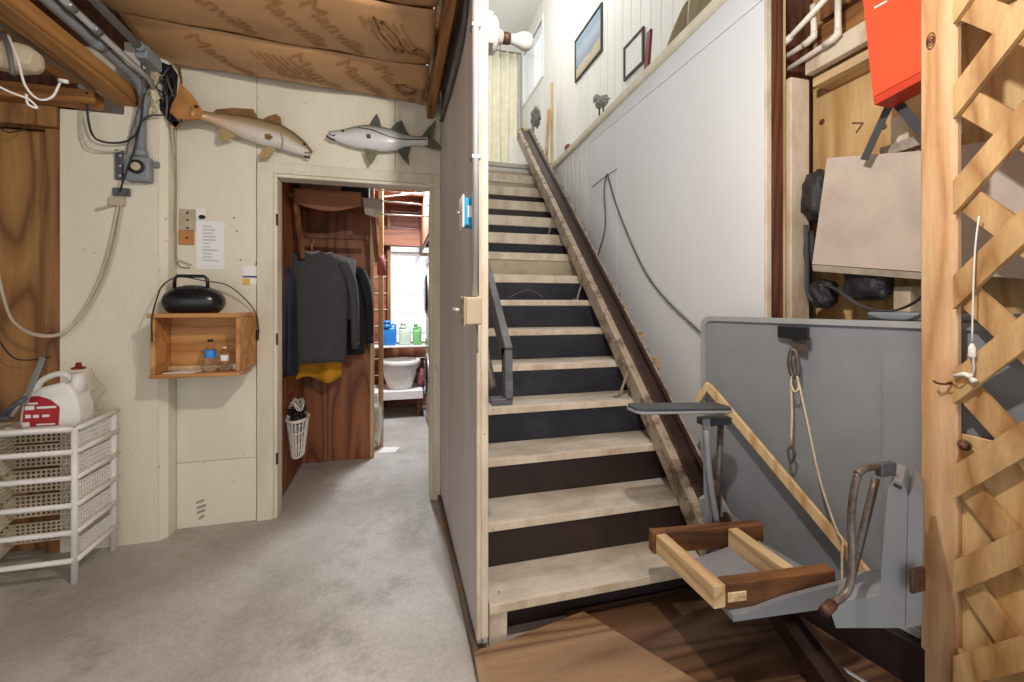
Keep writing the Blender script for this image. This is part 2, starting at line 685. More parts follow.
# door casing
tr = thing('trim_1', (-0.23, YD, 0), 'cream wooden casing around the open doorway', kind=ST)
jl = box('side_casing', (DX0 - .085, YD - .018, .0), (DX0, YD, DZ + .063), 'cream_trim', tr)
box('side_casing', (DX1, YD - .018, .0), (PX0 - .002, YD, DZ + .063), 'cream_trim', tr)
box('head_casing', (DX0, YD - .018, DZ), (DX1, YD, DZ + .063), 'cream_trim', tr)
box('jamb', (DX0, YD - .01, 0), (DX0 + .02, YD + .10, DZ), 'cream_trim', tr)
box('jamb', (DX1 - .02, YD - .01, 0), (DX1, YD + .10, DZ), 'cream_trim', tr)
box('head_jamb', (DX0 + .02, YD - .01, DZ - .02), (DX1 - .02, YD + .10, DZ), 'cream_trim', tr)
for z in (.35, 1.05, 1.75):
    box('hinge', (DX0 + .012, YD - .014, z - .035), (DX0 + .0225, YD + .005, z + .035), 'rust', jl)

# --- wall stretch standing forward at the left, with its return
wl = thing('wall_left', (-1.4, YL + .06, 0), 'cream painted wall stretch standing forward beside the doorway wall', kind=ST)
poly = [(-1.63, 0), (-1.21, 0), (-1.21, 2.62), (-1.36, 2.62), (-1.36, 2.24), (-1.63, 2.24)]
slab('wall_sheet', [(x, YL, z) for x, z in poly], (0, .11, 0), 'cream_wall', wl)
slab('corner_strip', [(x, y, 0) for x, y in [(-1.209, YL), (-1.178, YL + .03), (-1.178, YD), (-1.209, YD)]], (0, 0, 2.62), 'cream_wall', wl)
# wooden bay at far left
wb = thing('wall_bay', (-2.0, 2.8, 0), 'bare plywood bay at the far left of the cream wall', kind=ST)
box('stud', (-1.70, 2.70, 0), (-1.632, 2.79, 2.14), 'stud_brown', wb)
box('plywood', (-1.95, 2.76, 0), (-1.702, 2.79, 2.14), 'ply_honey', wb)
box('plywood', (-2.35, 2.74, 0), (-1.953, 2.79, 2.14), 'stud_brown', wb)
box('header', (-2.9, 2.60, 2.245), (-1.44, 2.68, 2.315), 'joist_x', wb)
box('header', (-2.9, 2.67, 2.141), (-1.635, 2.74, 2.243), 'stud_brown', wb)
box('back_board', (-3.2, 2.80, 0), (-1.632, 2.84, CZ + .1), 'stud_dark', wb)
box('wall_west', (-3.25, -1.6, 0), (-3.2, 2.84, CZ + .1), 'cream_wall', label='cream wall far to the left', kind=ST)

# --- ceiling: kraft faced batts between the joists
ce = thing('ceiling', (-0.5, 1.5, CZ), 'open ceiling of joists and kraft paper faced insulation', kind=ST)
box('floor_deck', (-3.2, -1.6, CZ + .12), (PX0 - .1, 2.8, Z2 - .02), 'ply_honey', ce)
box('floor_deck', (PX0 - .1, -1.6, CZ + .12), (2.6, 1.2, Z2 - .02), 'ply_honey', ce)
bx0, bx1 = -1.22, 0.175
seams = [2.79, 2.37, 1.91, 1.40, .95, .50, .05, -.4, -.85, -1.3]


def batt_z(x, y, y0, y1, k):
    t = (y - y0) / (y1 - y0)
    s = (x - bx0) / (bx1 - bx0)
    sag = .035 * math.sin(math.pi * t) ** .8 * (.6 + .5 * math.sin(3.1 * s + k * 1.7) ** 2)
    nz = noise.noise(Vector((x * 3, y * 3, k))) * .012
    wr = noise.noise(Vector((x * 14 + y * 9, y * 5 - x * 2, k + 3))) * .004
    edge = max(0, (s - .86) / .14) * .02
    return CZ - .018 - .05 * s - sag + nz + wr + edge * math.sin(y * 17)


for k in range(len(seams) - 1):
    y1, y0 = seams[k], seams[k + 1]
    fn = lambda s, t, y0=y0, y1=y1, k=k: (bx0 + (bx1 - bx0) * s, y0 + (y1 - y0 - .012) * t, batt_z(bx0 + (bx1 - bx0) * s, y0 + (y1 - y0) * min(.995, max(.005, t)), y0, y1, k))
    v, f = sheet_geo(fn, 40, 14, .006)
    bt = mk('insulation_batt', v, f, 'kraft', ce, smooth=True)
    # staple flange shows as a thin dark lath under each seam
    if k:
        v, f = bar_geo((bx0, y1 - .004, CZ + .03), (bx1, y1 - .004, CZ + .0), .035, .05)
        mk('joist', v, f, 'joist_x', ce)
    wf = lambda p, y0=y0, y1=y1, k=k: Vector((p.x, p.y, batt_z(p.x, min(y1 - .01, max(y0 + .01, p.y)), y0, y1, k) - .0035))
    if k in (0, 1):
        xs = (-.86, -.40, -.17, .02) if k == 0 else (-.75, -.44, -.26, -.5)
        for i, x in enumerate(xs):
            yc = (y0 + y1) / 2 + .01
            if k == 1 and i == 3:
                continue
            text_mesh('printed_text', 'Manville', .125, (x, yc, CZ), (.52, .854, 0), (.854, -.52, 0), 'kraft_ink', bt, wf)
        # block of small print, ruled as thin printed lines
        cx = -.62 if k == 0 else -.06
        g = []
        for q in range(6):
            a = Vector((cx + q * .035 - .09, (y0 + y1) / 2 - .14, CZ))
            bvec = a + Vector((.13, .24, 0))
            n = 12
            sd = Vector((.24, -.13, 0)).normalized() * .006
            vv = []
            for i in range(n + 1):
                p = a.lerp(bvec, i / n)
                vv += [wf(p - sd), wf(p + sd)]
            g.append((vv, [[2 * i, 2 * i + 1, 2 * i + 3, 2 * i + 2] for i in range(n) if i % 4 != 3 or q % 2]))
        v, f = merge(*g)
        mk('small_print', v, f, 'kraft_ink', bt)
    if k in (0, 1):
        # brown water marks: ragged outlines
        for (cx, cy, rx, ry) in (((.06, 2.60, .05, .07),) if k == 0 else ((-.02, 2.10, .035, .12), (.13, 2.17, .035, .06))):
            n = 40
            vv, ff = [], []
            for i in range(n):
                a = 2 * math.pi * i / n
                rr = 1 + .35 * noise.noise(Vector((math.cos(a) * 2.2, math.sin(a) * 2.2, cx * 9)))
                for q in (1.0, .84):
                    px_, py_ = math.cos(a) * rx * rr * q, math.sin(a) * ry * rr * q
                    vv.append(wf(Vector((cx + px_ * .85 + py_ * .5, cy + py_ * .85 - px_ * .5, 0))))
            for i in range(n):
                j = (i + 1) % n
                ff.append([2 * i, 2 * i + 1, 2 * j + 1, 2 * j])
            mk('water_stain', vv, ff, 'kraft_stain', bt)
# rim joist beside the partition, with a ragged strip of foam along its foot
box('rim_joist', (.195, 1.2, 2.44), (.235, 2.79, 2.62), 'joist', ce)
g = []
v, f = tube_geo([(.187, 2.78 - i * .07, 2.56 + .03 * noise.noise(Vector((i * .7, 0, 4)))) for i in range(20)], [.012 + .012 * abs(noise.noise(Vector((i * 1.3, 2, 1)))) for i in range(20)], 7)
mk('foam_bead', v, f, 'foam', ce, smooth=True)
box('header_joist', (.236, 1.2, 2.62), (.285, 2.79, Z2 - .02), 'joist', ce)
# lengthwise beam and lower soffit at the left
box('beam', (-1.385, -1.6, 2.285), (-1.295, 2.685, 2.37), 'joist', ce)
box('soffit_board', (-1.46, -1.6, 2.31), (-1.392, 2.59, 2.33), 'lumber_grey', ce)
box('soffit_board', (-1.56, -1.6, 2.33), (-1.47, 2.59, 2.35), 'joist', ce)
box('soffit_board', (-1.70, -1.6, 2.35), (-1.575, 2.2, 2.37), 'lumber_grey', ce)
box('dark_cavity_deck', (-3.2, -1.6, CZ + .02), (-1.23, 2.79, CZ + .05), 'stud_dark', ce)

# --- stair partition
wp = thing('wall_partition', (.3, 2.2, 0), 'limed plywood partition along the left side of the stairs', kind=ST)
box('plywood', (PX0, PY0 + .004, .02), (PX0 + .02, 2.80, 2.82), 'limed_plywood', wp)
box('end_strip', (PX0 - .004, PY0 - .018, .05), (PX0 + .012, PY0 + .004, 2.82), 'off_white_edge', wp)
box('end_strip', (PX0 + .012, PY0 - .012, .05), (PX1, PY0 + .004, 2.82), 'off_white_edge', wp)
slab('stair_face', [(PX0 + .022, y, z) for y, z in ((PY0 + .005, .02), (3.6, .02), (3.6, 1.9), (7.0, 1.9), (7.0, 2.84), (PY0 + .005, 2.84))], (PX1 - PX0 - .022, 0, 0), 'white_plain', wp)
slab('laundry_face', [(PX0 + .004, y, z) for y, z in ((2.88, 0), (3.6, 0), (3.6, 1.9), (5.44, 1.9), (5.44, 2.6), (2.88, 2.6))], (.016, 0, 0), 'wall_board', wp)
box('upper_face', (PX0, 1.2, 2.842), (PX1, 7.0, 5.66), 'white_plain', wp)
box('sill', (PX0 - .022, PY0 - .1, 0), (PX0 - .001, 2.78, .035), 'lumber_grey', wp)

# --- right wall: white sheets, groove paneling, cap
wr = thing('wall_right', (1.7, 3, 0), 'white sheet wall along the right side of the stairs', kind=ST)
box('wall_sheet', (XW, 1.615, 0), (XW + .02, 2.985, 2.67), 'white_sheet', wr)
box('wall_sheet', (XW, 2.988, 0), (XW + .02, 3.455, 2.67), 'white_sheet', wr)
def capz(y):
    return 2.885 - .044 * (y - 1.94)


slab('wall_sheet', [(XW + .002, 1.615, 2.674), (XW + .002, 3.455, 2.674), (XW + .002, 3.455, capz(3.455) - .07), (XW + .002, 1.615, capz(1.615) - .07)], (.018, 0, 0), 'white_sheet', wr)
y = 3.46
while y < 4.5:
    box('groove_board', (XW + .008, y, 0), (XW + .02, y + .093, capz(y + .1) - .068), 'groove_panel', wr, bev=.004)
    y += .096
while y < 5.2:
    box('groove_board', (XW + .008, y, 0), (XW + .02, y + .093, Z2 - .21), 'groove_panel', wr, bev=.004)
    y += .096
box('end_trim', (XW - .004, 1.600, 0), (XW + .03, 1.614, 2.81), 'off_white_edge', wr)
box('framing', (XW + .021, 1.63, 0), (XW + .10, 4.5, 2.68), 'stud_dark', wr, bev=0)
slab('ledge', [(XW + .05, y, capz(y) + d - .002) for y, d in ((1.2, 0), (4.55, 0), (4.55, -.03), (1.2, -.03))], (2.049 - XW - .05, 0, 0), 'white_plain', wr)
bar('cap_rail', (XW + .015, 1.2, capz(1.2) - .035), (XW + .015, 4.55, capz(4.55) - .035), .07, .07, 'cream_trim', wr, bev=.012)
# --- upper storey
up = thing('wall_upper', (2.1, 4, Z2), 'white grooved paneling wall of the upper storey', kind=ST)
y = 1.2
WY0, WY1, WZ0, WZ1 = 5.85, 6.8, 4.56, 5.38
while y < 6.95:
    a, b = y, min(7.0, y + .146)
    if b <= WY0 + .01 or a >= WY1 - .01:
        box('groove_board', (2.05, a, Z2 + .016), (2.07, b, 5.66), 'groove_panel', up, bev=.004)
    else:
        box('groove_board', (2.05, a, Z2 + .016), (2.07, b, WZ0), 'groove_panel', up, bev=.004)
        box('groove_board', (2.05, a, WZ1), (2.07, b, 5.66), 'groove_panel', up, bev=.004)
    y += .15
w2 = thing('window_2', (2.06, 6.3, WZ0), 'bright upstairs window in the white paneled wall', kind=ST)
for (a, b, c, d) in ((WY0 - .05, WY1 + .05, WZ0 - .05, WZ0), (WY0 - .05, WY1 + .05, WZ1, WZ1 + .05), (WY0 - .05, WY0, WZ0, WZ1), (WY1, WY1 + .05, WZ0, WZ1)):
    box('window_frame', (2.035, a, c), (2.09, b, d), 'white_plain', w2)
box('pane', (2.065, WY0, WZ0), (2.069, WY1, WZ1), 'window_glass', w2, bev=0)
box('wall_upper_back', (PX0 - .1, 7.0, 2.5), (2.3, 7.06, 5.66), 'white_plain', label='white back wall of the upper storey', kind=ST)
box('wall_upper_front', (PX0 - .1, 1.14, Z2), (2.3, 1.2, 5.66), 'white_plain', label='white front wall of the upper storey', kind=ST)
box('ceiling_upper', (PX0 - .2, 1.2, 5.66), (2.3, 7.06, 5.74), 'white_plain', label='white ceiling of the upper storey', kind=ST)
box('floor_upper', (PX1, 4.51, Z2 - .2), (2.05, 7.0, Z2), 'white_plain', label='pale landing floor at the top of the stairs', kind=ST)

# --- laundry room behind the doorway
XH = -0.705
wh = thing('wall_hall', (XH, 3.5, 0), 'reddish plywood wall inside the doorway on the left', kind=ST)
box('plywood', (XH - .02, 2.88, 0), (XH, 3.75, .62), 'ply_red', wh)
box('plywood', (XH - .02, 2.88, .623), (XH, 3.75, 2.5), 'ply_red', wh)
box('plywood', (XH - .02, 3.76, 0), (XH, 5.5, 2.5), 'ply_red', wh)
wc = thing('wall_closet', (-.44, 3.72, 0), 'reddish plywood end panel of the closet beside the passage', kind=ST)
box('plywood', (XH + .002, 3.70, 0), (-.195, 3.72, 2.06), 'ply_red', wc)
box('edge_post', (-.197, 3.69, 0), (-.165, 3.73, 2.32), 'pine', wc)
box('stud', (-.14, 3.95, 0), (-.10, 4.04, 2.32), 'pine', wc)
YB = 5.45
wk = thing('wall_laundry', (0, YB, 0), 'brown board back wall of the laundry room', kind=ST)
LX0, LX1, LZ0, LZ1 = -.02, .52, .93, 1.86
for z in [q * .2 for q in range(13)]:
    a, b = z, z + .194
    for (x0, x1) in ((-.7, LX0 - .04), (LX1 + .04, 1.6)) if (b > LZ0 - .03 and a < LZ1 + .03) else ((-.7, 1.6),):
        box('board', (x0, YB, a), (x1, YB + .03, b), 'wall_board', wk)
for x in (-.35, -.07):
    box('stud', (x - .02, YB - .09, 0), (x + .02, YB - .001, 2.4), 'stud_brown', wk)
box('header_beam', (-.68, YB - .2, 1.95), (1.5, YB - .1, 2.14), 'wall_board', wk)
w1 = thing('window_1', (.25, YB, LZ0), 'white framed laundry room window with horizontal bars', kind=ST)
for lo, hi in (((LX0 - .05, YB - .02, LZ0 - .04), (LX1 + .05, YB + .04, LZ0)), ((LX0 - .05, YB - .02, LZ1), (LX1 + .05, YB + .04, LZ1 + .04)), ((LX0 - .05, YB - .02, LZ0), (LX0, YB + .04, LZ1)), ((LX1, YB - .02, LZ0), (LX1 + .05, YB + .04, LZ1))):
    box('window_frame', lo, hi, 'white_plain', w1)
for z in (1.16, 1.39, 1.62):
    box('bar', (LX0, YB - .005, z - .012), (LX1, YB + .02, z + .012), 'white_plain', w1)
zs = [LZ0, 1.16, 1.39, 1.62, LZ1]
for a, b in zip(zs[:-1], zs[1:]):
    box('pane', (LX0, YB + .005, a + .012), (LX1, YB + .009, b - .012), 'window_glass', w1, bev=0)
cl = thing('ceiling_laundry', (0, 4.2, 2.4), 'red-brown joists over the laundry room', kind=ST)
box('deck', (-.75, 2.88, 2.56), (PX0, 5.5, 2.60), 'wall_board', cl)
for y in (3.3, 3.75, 4.2, 4.65, 5.1):
    box('joist', (-.7, y - .02, 2.40), (PX0 - .01, y + .02, 2.56), 'wall_board', cl)
box('wall_laundry_end', (1.6, 5.2, 0), (1.65, 5.5, 2.6), 'wall_board', label='board end wall under the stairs', kind=ST)

# --- alcove at the right
wa = thing('wall_alcove', (1.9, 1.2, 0), 'plywood lined storage alcove at the right of the stairs', kind=ST)
box('stud', (1.672, 1.60, 0), (1.745, 1.628, 2.75), 'stud_dark', wa)
box('stud', (1.752, 1.61, 0), (1.772, 1.66, 2.75), 'pine', wa)
box('painted_post', (1.79, 1.60, 0), (1.90, 1.68, 2.32), 'off_white_edge', wa)
box('side_plywood', (1.66, 1.69, 0), (2.06, 1.70, 2.8), 'stud_dark', wa)
box('back_plywood', (2.02, .2, 0), (2.05, 1.685, 2.8), 'ply_light', wa)
box('shelf_beam', (1.86, .1, 2.33), (1.90, 1.59, 2.42), 'off_white_edge', wa)
box('shelf_beam', (1.905, .1, 2.28), (2.015, 1.59, 2.32), 'pine_y', wa)
box('joist', (1.93, .1, 2.43), (2.015, 1.59, 2.56), 'joist', wa)
box('joist', (1.95, .1, 2.6), (2.015, 1.59, 2.76), 'stud_brown', wa)

# ================================================================== STAIRCASE
Y0, Z0, RUN, RISE, NT = 1.525, 0.166, 0.21, 0.1865, 14
stair = thing('staircase', (.95, Y0, 0), 'steep wooden staircase with worn cream treads and dark risers', 'staircase')
rcol = ['riser_brown', 'riser_brown', 'riser_brown', 'riser_black', 'riser_black', 'riser_black', 'riser_black', 'riser_black', 'riser_tan', 'riser_black', 'riser_black', 'riser_brown', 'riser_brown', 'riser_tan', 'riser_tan']
for i in range(NT):
    yy, zz = Y0 + RUN * i, Z0 + RISE * i
    xe = 1.43 if i < 2 else 1.47
    tt = .042 if i < 7 else (.062 if i < 9 else .09)
    nx = .042 if i + 1 < 7 else (.062 if i + 1 < 9 else .09)
    t = box('tread', (PX1 + .004, yy, zz - tt), (xe, yy + RUN + .03, zz), 'tread_paint', stair, bev=.006, seg=2)
    box('tread_edge', (PX1 + .006, yy - .003, zz - tt + .004), (xe - .005, yy + .001, zz - .006), 'off_white_edge', t, bev=.001)
    box('riser', (PX1 + .004, yy + RUN + .005, zz + .001), (xe, yy + RUN + .02, zz + RISE - nx - .001), rcol[i + 1], stair, bev=.001)
box('riser', (PX1 + .09, Y0 + .09, .0), (1.43, Y0 + .11, Z0 - .043), 'riser_brown', stair, bev=.001)
box('landing_edge', (PX1 + .004, Y0 + RUN * NT, Z2 - .045), (1.60, Y0 + RUN * NT + .035, Z2 + .003), 'tread_paint', stair, bev=.006)
v, f = bar_geo((1.48, Y0 + RUN * 2.4, Z0 + RISE * 2.4 - .16), (1.48, Y0 + RUN * NT, Z0 + RISE * NT - .16), .015, .26)
mk('stringer', v, f, 'rail_tan', stair)
box('newel_foot', (PX1 + .006, Y0 + .01, .0), (PX1 + .075, Y0 + .06, Z0 - .043), 'off_white_edge', stair)

# two plywood sheets lying at the foot of the stairs
p = [P(474, 653, z=.045), P(583, 611, z=.045), P(712, 690, z=.045), P(760, 800, z=.045), P(500, 800, z=.045)]
slab('plywood_sheet', p, (0, 0, -.018), 'ply_floor', label='worn plywood sheet on the floor at the foot of the stairs', cat='plywood')
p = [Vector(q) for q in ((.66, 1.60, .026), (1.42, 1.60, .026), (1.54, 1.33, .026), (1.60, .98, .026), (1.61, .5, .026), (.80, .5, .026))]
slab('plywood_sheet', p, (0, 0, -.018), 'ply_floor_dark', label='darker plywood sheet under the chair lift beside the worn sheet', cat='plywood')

# ------------------------------------------------------------------ stair lift rail
KR = 0.935
ra = thing('lift_rail', (1.3, 1.2, 0), 'dark brown steel stair lift rail climbing the right side of the stairs', 'rail')


def rail_pt(y, dx=0, dz=0):
    if y >= 1.55:
        t = (y - 1.55) / (4.7 - 1.55)
        x = 1.30 + .085 * t ** .7
        z = .737 + (y - 2.018) * KR
    else:
        x = 1.30 - .05 * (1.55 - y) / .6
        z = .30 - (1.55 - y) * .40
    return Vector((x + dx, y, z + dz))


def rail_loft(name, cs, mat, ys, par=ra):
    """cross-section cs in (dx,dz) swept along the rail"""
    V, F = [], []
    n = len(cs)
    for y in ys:
        for dx, dz in cs:
            V.append(rail_pt(y, dx, dz))
    for i in range(len(ys) - 1):
        for k in range(n):
            j = (k + 1) % n
            F.append([i * n + k, i * n + j, (i + 1) * n + j, (i + 1) * n + k])
    F.append(list(range(n)))
    F.append([(len(ys) - 1) * n + k for k in range(n)])
    return mk(name, V, F, mat, par)


YS = [1.55 + (4.72 - 1.55) * i / 12 for i in range(13)]
YF = [1.0, 1.15, 1.3, 1.45] + YS
# brown channel: two lips and a sunken web
rail_loft('channel', [(.012, -.012), (.012, .012), (.03, .012), (.03, -.008), (.088, -.008), (.088, .012), (.108, .012), (.108, -.05), (.012, -.05)], 'rail_brown', YF)
rail_loft('side_plate', [(-.042, -.13), (-.042, -.004), (.010, .004), (.010, -.13)], 'rail_tan', YS)
rail_loft('edge_strip', [(.0, .0045), (.0, .014), (.0115, .014), (.0115, .0045)], 'rust', YS)
rail_loft('rack_strip', [(.110, -.03), (.110, .016), (.122, .016), (.122, -.03)], 'rail_tan', YS)
rk = None
for i in range(34):
    y = 2.2 + i * .072
    c = rail_pt(y, .1235, .0)
    v, f = box_geo(c + Vector((0, -.012, -.016)), c + Vector((.014, .012, .022)), .003)
    mk('rack_tooth', v, f, 'rail_tan', ra)
for i in (3, 6, 9):
    yy, zz = Y0 + RUN * i + .05, Z0 + RISE * i
    q = rail_pt(yy, -.044, -.05)
    v, f = merge(bar_geo((q.x - .05, yy, zz + .006), (q.x, yy, q.z), .022, .006), box_geo((q.x - .085, yy - .016, zz + .0005), (q.x - .045, yy + .016, zz + .006), .001))
    mk('bracket', v, f, 'rail_tan', ra)
rail_end = rail_pt(4.72)
box('end_cap', (rail_end.x - .03, 4.715, rail_end.z - .12), (rail_end.x + .125, 4.735, rail_end.z + .02), 'pine_y', ra)
for i, (u, v_) in enumerate(((622, 307), (637, 336), (653, 362))):
    c = P(u, v_, x=1.63)
    b = box('wood_block', (1.622, c.y - .045, c.z - .04), (1.649, c.y + .03, c.z + .03), 'raw_edge',
            label=['highest small wood block on the white wall beside the rail', 'middle small wood block on the white wall beside the rail', 'lowest small wood block on the white wall beside the rail'][i], cat='block', group='wood blocks along the lift rail')

# ------------------------------------------------------------------ handrail on the partition
hr = thing('handrail', (.39, 1.5, 0), 'worn dark grey handrail on the stair side of the partition', 'handrail')
k = RISE / RUN
hx = .392
top = [(hx, 1.50 + t, 1.075 + t * k) for t in (0, 3.2)]
bar('rail_board', (hx, 1.505, 1.07), (hx, 4.75, 1.07 + 3.245 * k), .028, .075, 'handrail_grey', hr)
bar('end_return', (hx, 1.515, 1.095), (hx, 1.500, .915), .028, .055, 'handrail_grey', hr, up=(0, -1, 0))
box('wall_return', (PX1 + .003, 1.478, .893), (hx + .014, 1.53, .918), 'handrail_grey', hr)
tube('inner_pipe', [(.35, 1.56, .94), (.35, 1.56 + .35, .94 + .35 * k)], .017, 'rusty_steel', hr, 10)
for t in (.5, 1.5, 2.6):
    y = 1.5 + t
    z = 1.03 + t * k
    tube('bracket', [(PX1 + .002, y, z - .06), (hx - .02, y, z - .06), (hx, y, z)], .008, 'rusty_steel', hr, 6)

# ------------------------------------------------------------------ chair lift
cl_ = thing('chair_lift', (1.25, 1.15, .1), 'grey moulded chair lift parked on the rail at the foot of the stairs', 'chair lift')
# housing (right) as a profile extruded along the viewing-away direction
hd = Vector((.13, .34, 0))           # depth direction of the shell
o = P(905, 628, x=1.34)               # bottom front right corner of the lit face
pl_n = (hd.x, hd.y, 0)


def HP(u, v):
    return PP(u, v, o, (-.12, -.99, 0))


face = [HP(836, 628), HP(905, 628), HP(908, 496), HP(902, 483), HP(894, 480), HP(888, 488), HP(882, 560), HP(880, 596), HP(842, 601), HP(830, 610)]
slab('shell', face, (.15, .085, .0), 'grey_shell', cl_)
side = [HP(905.5, 628), HP(922, 625), HP(923, 500), HP(914, 486), HP(908.5, 496)]
slab('shell_side', side, (.15, .085, 0), 'grey_shell', cl_)
# foot plate under the wooden frame
zp = .285
fp = [P(733, 621, z=zp), P(846, 602, z=zp), (1.40, 1.16, zp + .02), (1.38, 1.40, zp + .02), (1.02, 1.36, zp)]
fp = [Vector(q) for q in fp]
v, f = slab_geo(fp, (0, 0, .018))
mk('seat_plate', v, f, 'grey_shell', cl_)
a, b = P(733, 622, z=zp - .004), P(846, 606, z=zp)
v, f = slab_geo([a, b, b + Vector((0, 0, .075)), a.lerp(b, .45) + Vector((0, 0, .05)), a + Vector((0, 0, .012))], (.01, .016, 0))
mk('plate_lip', v, f, 'grey_shell', cl_)
# carriage that rides the rail
box('carriage', (1.26, 1.18, .185), (1.42, 1.38, .284), 'rail_brown', cl_)
# left arm: two flat uprights, hinge and pad
ux, uy = 1.30, 1.50
bar('arm_upright', P(709, 545, y=uy), P(706, 418, y=uy), .012, .032, 'grey_shell', cl_, up=(1, 0, 0))
tube('arm_upright', [P(716, 535, y=uy + .06), P(721, 418, y=uy + .06)], .013, 'rusty_steel', cl_, 10)
slab('fairing', [P(700, 500, y=1.58), P(716, 490, y=1.58), P(728, 512, y=1.58), P(748, 528, y=1.58), P(705, 545, y=1.58)], (.01, .02, 0), 'grey_panel_rim', cl_)
tube('arm_strut', [P(706, 430, y=uy - .03), P(710, 480, y=uy - .03), P(718, 528, y=uy - .03)], .012, 'grey_shell', cl_, 8, 4)
box('arm_hinge', tuple(P(706, 427, y=uy + .02)), tuple(P(722, 414, y=uy + .08)), 'arm_pad', cl_)
pad_z = .815
pts = []
cx0, cx1, cy0, cy1 = .905, 1.345, 1.46, 1.575
for ax_, ay_, a0 in ((cx0, cy0, 180), (cx1, cy0, 270), (cx1, cy1, 0), (cx0, cy1, 90)):
    r_ = .035
    ox, oy = (r_ if ax_ == cx0 else -r_), (r_ if ay_ == cy0 else -r_)
    for q in range(5):
        an = math.radians(a0 + 90 * q / 4)
        pts.append((ax_ + ox + r_ * math.cos(an), ay_ + oy + r_ * math.sin(an), pad_z + .015 - .055 * (ax_ + ox - cx0)))
ap = slab('arm_pad', pts, (0, 0, .02), 'arm_pad', cl_)
slab('pad_edge', [Vector(q) + (Vector((q[0], q[1], 0)) - Vector(((cx0 + cx1) / 2, (cy0 + cy1) / 2, 0))).normalized() * .004 + Vector((0, 0, .002)) for q in pts], (0, 0, .009), 'grey_panel_rim', ap)
# right arm: bent tube and inner tube
yr = o.y + .02
tube('arm_tube', [P(828, 607, y=yr - .03), P(848, 590, y=yr - .03), P(852, 560, y=yr - .02), P(851, 520, y=yr), P(854, 490, y=yr), P(858, 474, y=yr)], .009, 'rusty_steel', cl_, 10, 6)
tube('arm_tube', [P(852, 575, y=yr + .05), P(862, 535, y=yr + .05), P(876, 478, y=yr + .05)], .010, 'rusty_steel', cl_, 10, 4)
tube('arm_link', [P(857, 474, y=yr), P(866, 468, y=yr), P(884, 466, y=yr + .02)], .010, 'rusty_steel', cl_, 8, 4)
box('arm_bracket', tuple(P(882, 478, y=yr)), tuple(P(889, 460, y=yr + .02)), 'handrail_grey', cl_)
tube('pivot', [P(824, 612, y=yr - .05), P(832, 604, y=yr - .03)], .013, 'rust', cl_, 10)
box('latch_strap', tuple(P(913, 595, y=o.y - .03)), tuple(P(922, 565, y=o.y - .02)), 'rust', cl_)
bar('stop_mark', HP(893, 484) + Vector((0, -.002, 0)), HP(901, 488) + Vector((0, -.002, 0)), .002, .01, 'frame_dark', cl_)

# wooden frame lying on the seat plate
fr = thing('seat_frame', (1.18, 1.28, .305), 'open rectangular lumber frame resting on the chair lift seat', 'frame')
z1, z0 = .385, .307
A = P(651, 531, z=z1); B = P(760, 522, z=z1); C = P(830, 567, z=z1); D = P(708, 582, z=z1)
dz = Vector((0, 0, -.039))
bar('board', A + dz, B + dz, .042, .078, 'seat_board', fr)
bar('board', D.lerp(C, .105) + dz, C + dz, .042, .078, 'seat_board', fr)
for t, e0, e1 in ((.055, .023, -.022), (.70, .024, .024)):
    a_ = A.lerp(B, t); b_ = D.lerp(C, t)
    dd = (b_ - a_).normalized()
    bar('runner', a_ + dd * e0 + dz * .92, b_ - dd * e1 + dz * .92, .042, .07, 'pine_y', fr)
q = D.lerp(C, .13)
fdir = (C - D).normalized()
nrm = Vector((fdir.y, -fdir.x, 0))
v, f = bar_geo(D.lerp(C, .115) + nrm * .024 + dz, D.lerp(C, .26) + nrm * .024 + dz * 1.0, .006, .03)
mk('mending_block', v, f, 'pine_y', fr)

# long pine strip leaning across the grey panel
PD = Vector((.21, -.92, 0)).normalized()          # run of the grey panel
PN = Vector((-.92, -.21, 0)).normalized()         # its outward normal (to the stairs)
P0 = Vector((1.49, 1.835, 0))


def GP(u, v, off=0.0):
    return PP(u, v, P0 + PN * off, PN)


st = thing('pine_strip', tuple(GP(700, 388, .05)), 'long pale pine strip leaning diagonally across the grey panel', 'strip')
a, b = GP(708, 386, .05), GP(876, 586, .07)
bar('strip', a, b, .018, .040, 'pine', st, up=(b - a).cross(PN))
bar('end_block', GP(697, 402, .05), GP(709, 384, .05), .018, .03, 'pine', st, up=(b - a))

# grey moulded panel standing on edge
zt = 1.195
gp = thing('grey_panel', (1.6, 1.3, .152), 'large grey moulded plastic panel with rounded corners standing on edge', 'panel')


def rrect(L0, L1, z0_, z1_, r, off, n=6):
    out = []
    for (cx, cz, a0) in ((L1 - r, z0_ + r, -90), (L1 - r, z1_ - r, 0), (L0 + r, z1_ - r, 90), (L0 + r, z0_ + r, 180)):
        for q in range(n + 1):
            an = math.radians(a0 + 90 * q / n)
            out.append(P0 + PD * (cx + r * math.cos(an)) + PN * off + Vector((0, 0, cz + r * math.sin(an))))
    return out


LP = 1.75
body = slab('panel_body', rrect(0, LP, .152, zt, .05, 0), PN * -.018, 'grey_panel', gp)
outer, inner = rrect(0, LP, .152, zt, .05, 0.0), rrect(.022, LP - .022, .174, zt - .022, .036, 0.0)
n = len(outer)
V = [q + PN * .001 for q in outer] + [q + PN * .012 for q in outer] + [q + PN * .012 for q in inner] + [q + PN * .001 for q in inner]
F = []
for i in range(n):
    j = (i + 1) % n
    for a_ in range(4):
        b_ = (a_ + 1) % 4
        F.append([a_ * n + i, a_ * n + j, b_ * n + j, b_ * n + i])
mk('rim', V, F, 'grey_panel_rim', gp)
# raised field at its right
slab('raised_field', rrect(.74, LP - .06, .25, zt - .10, .05, .0005), PN * .006, 'grey_panel', gp)
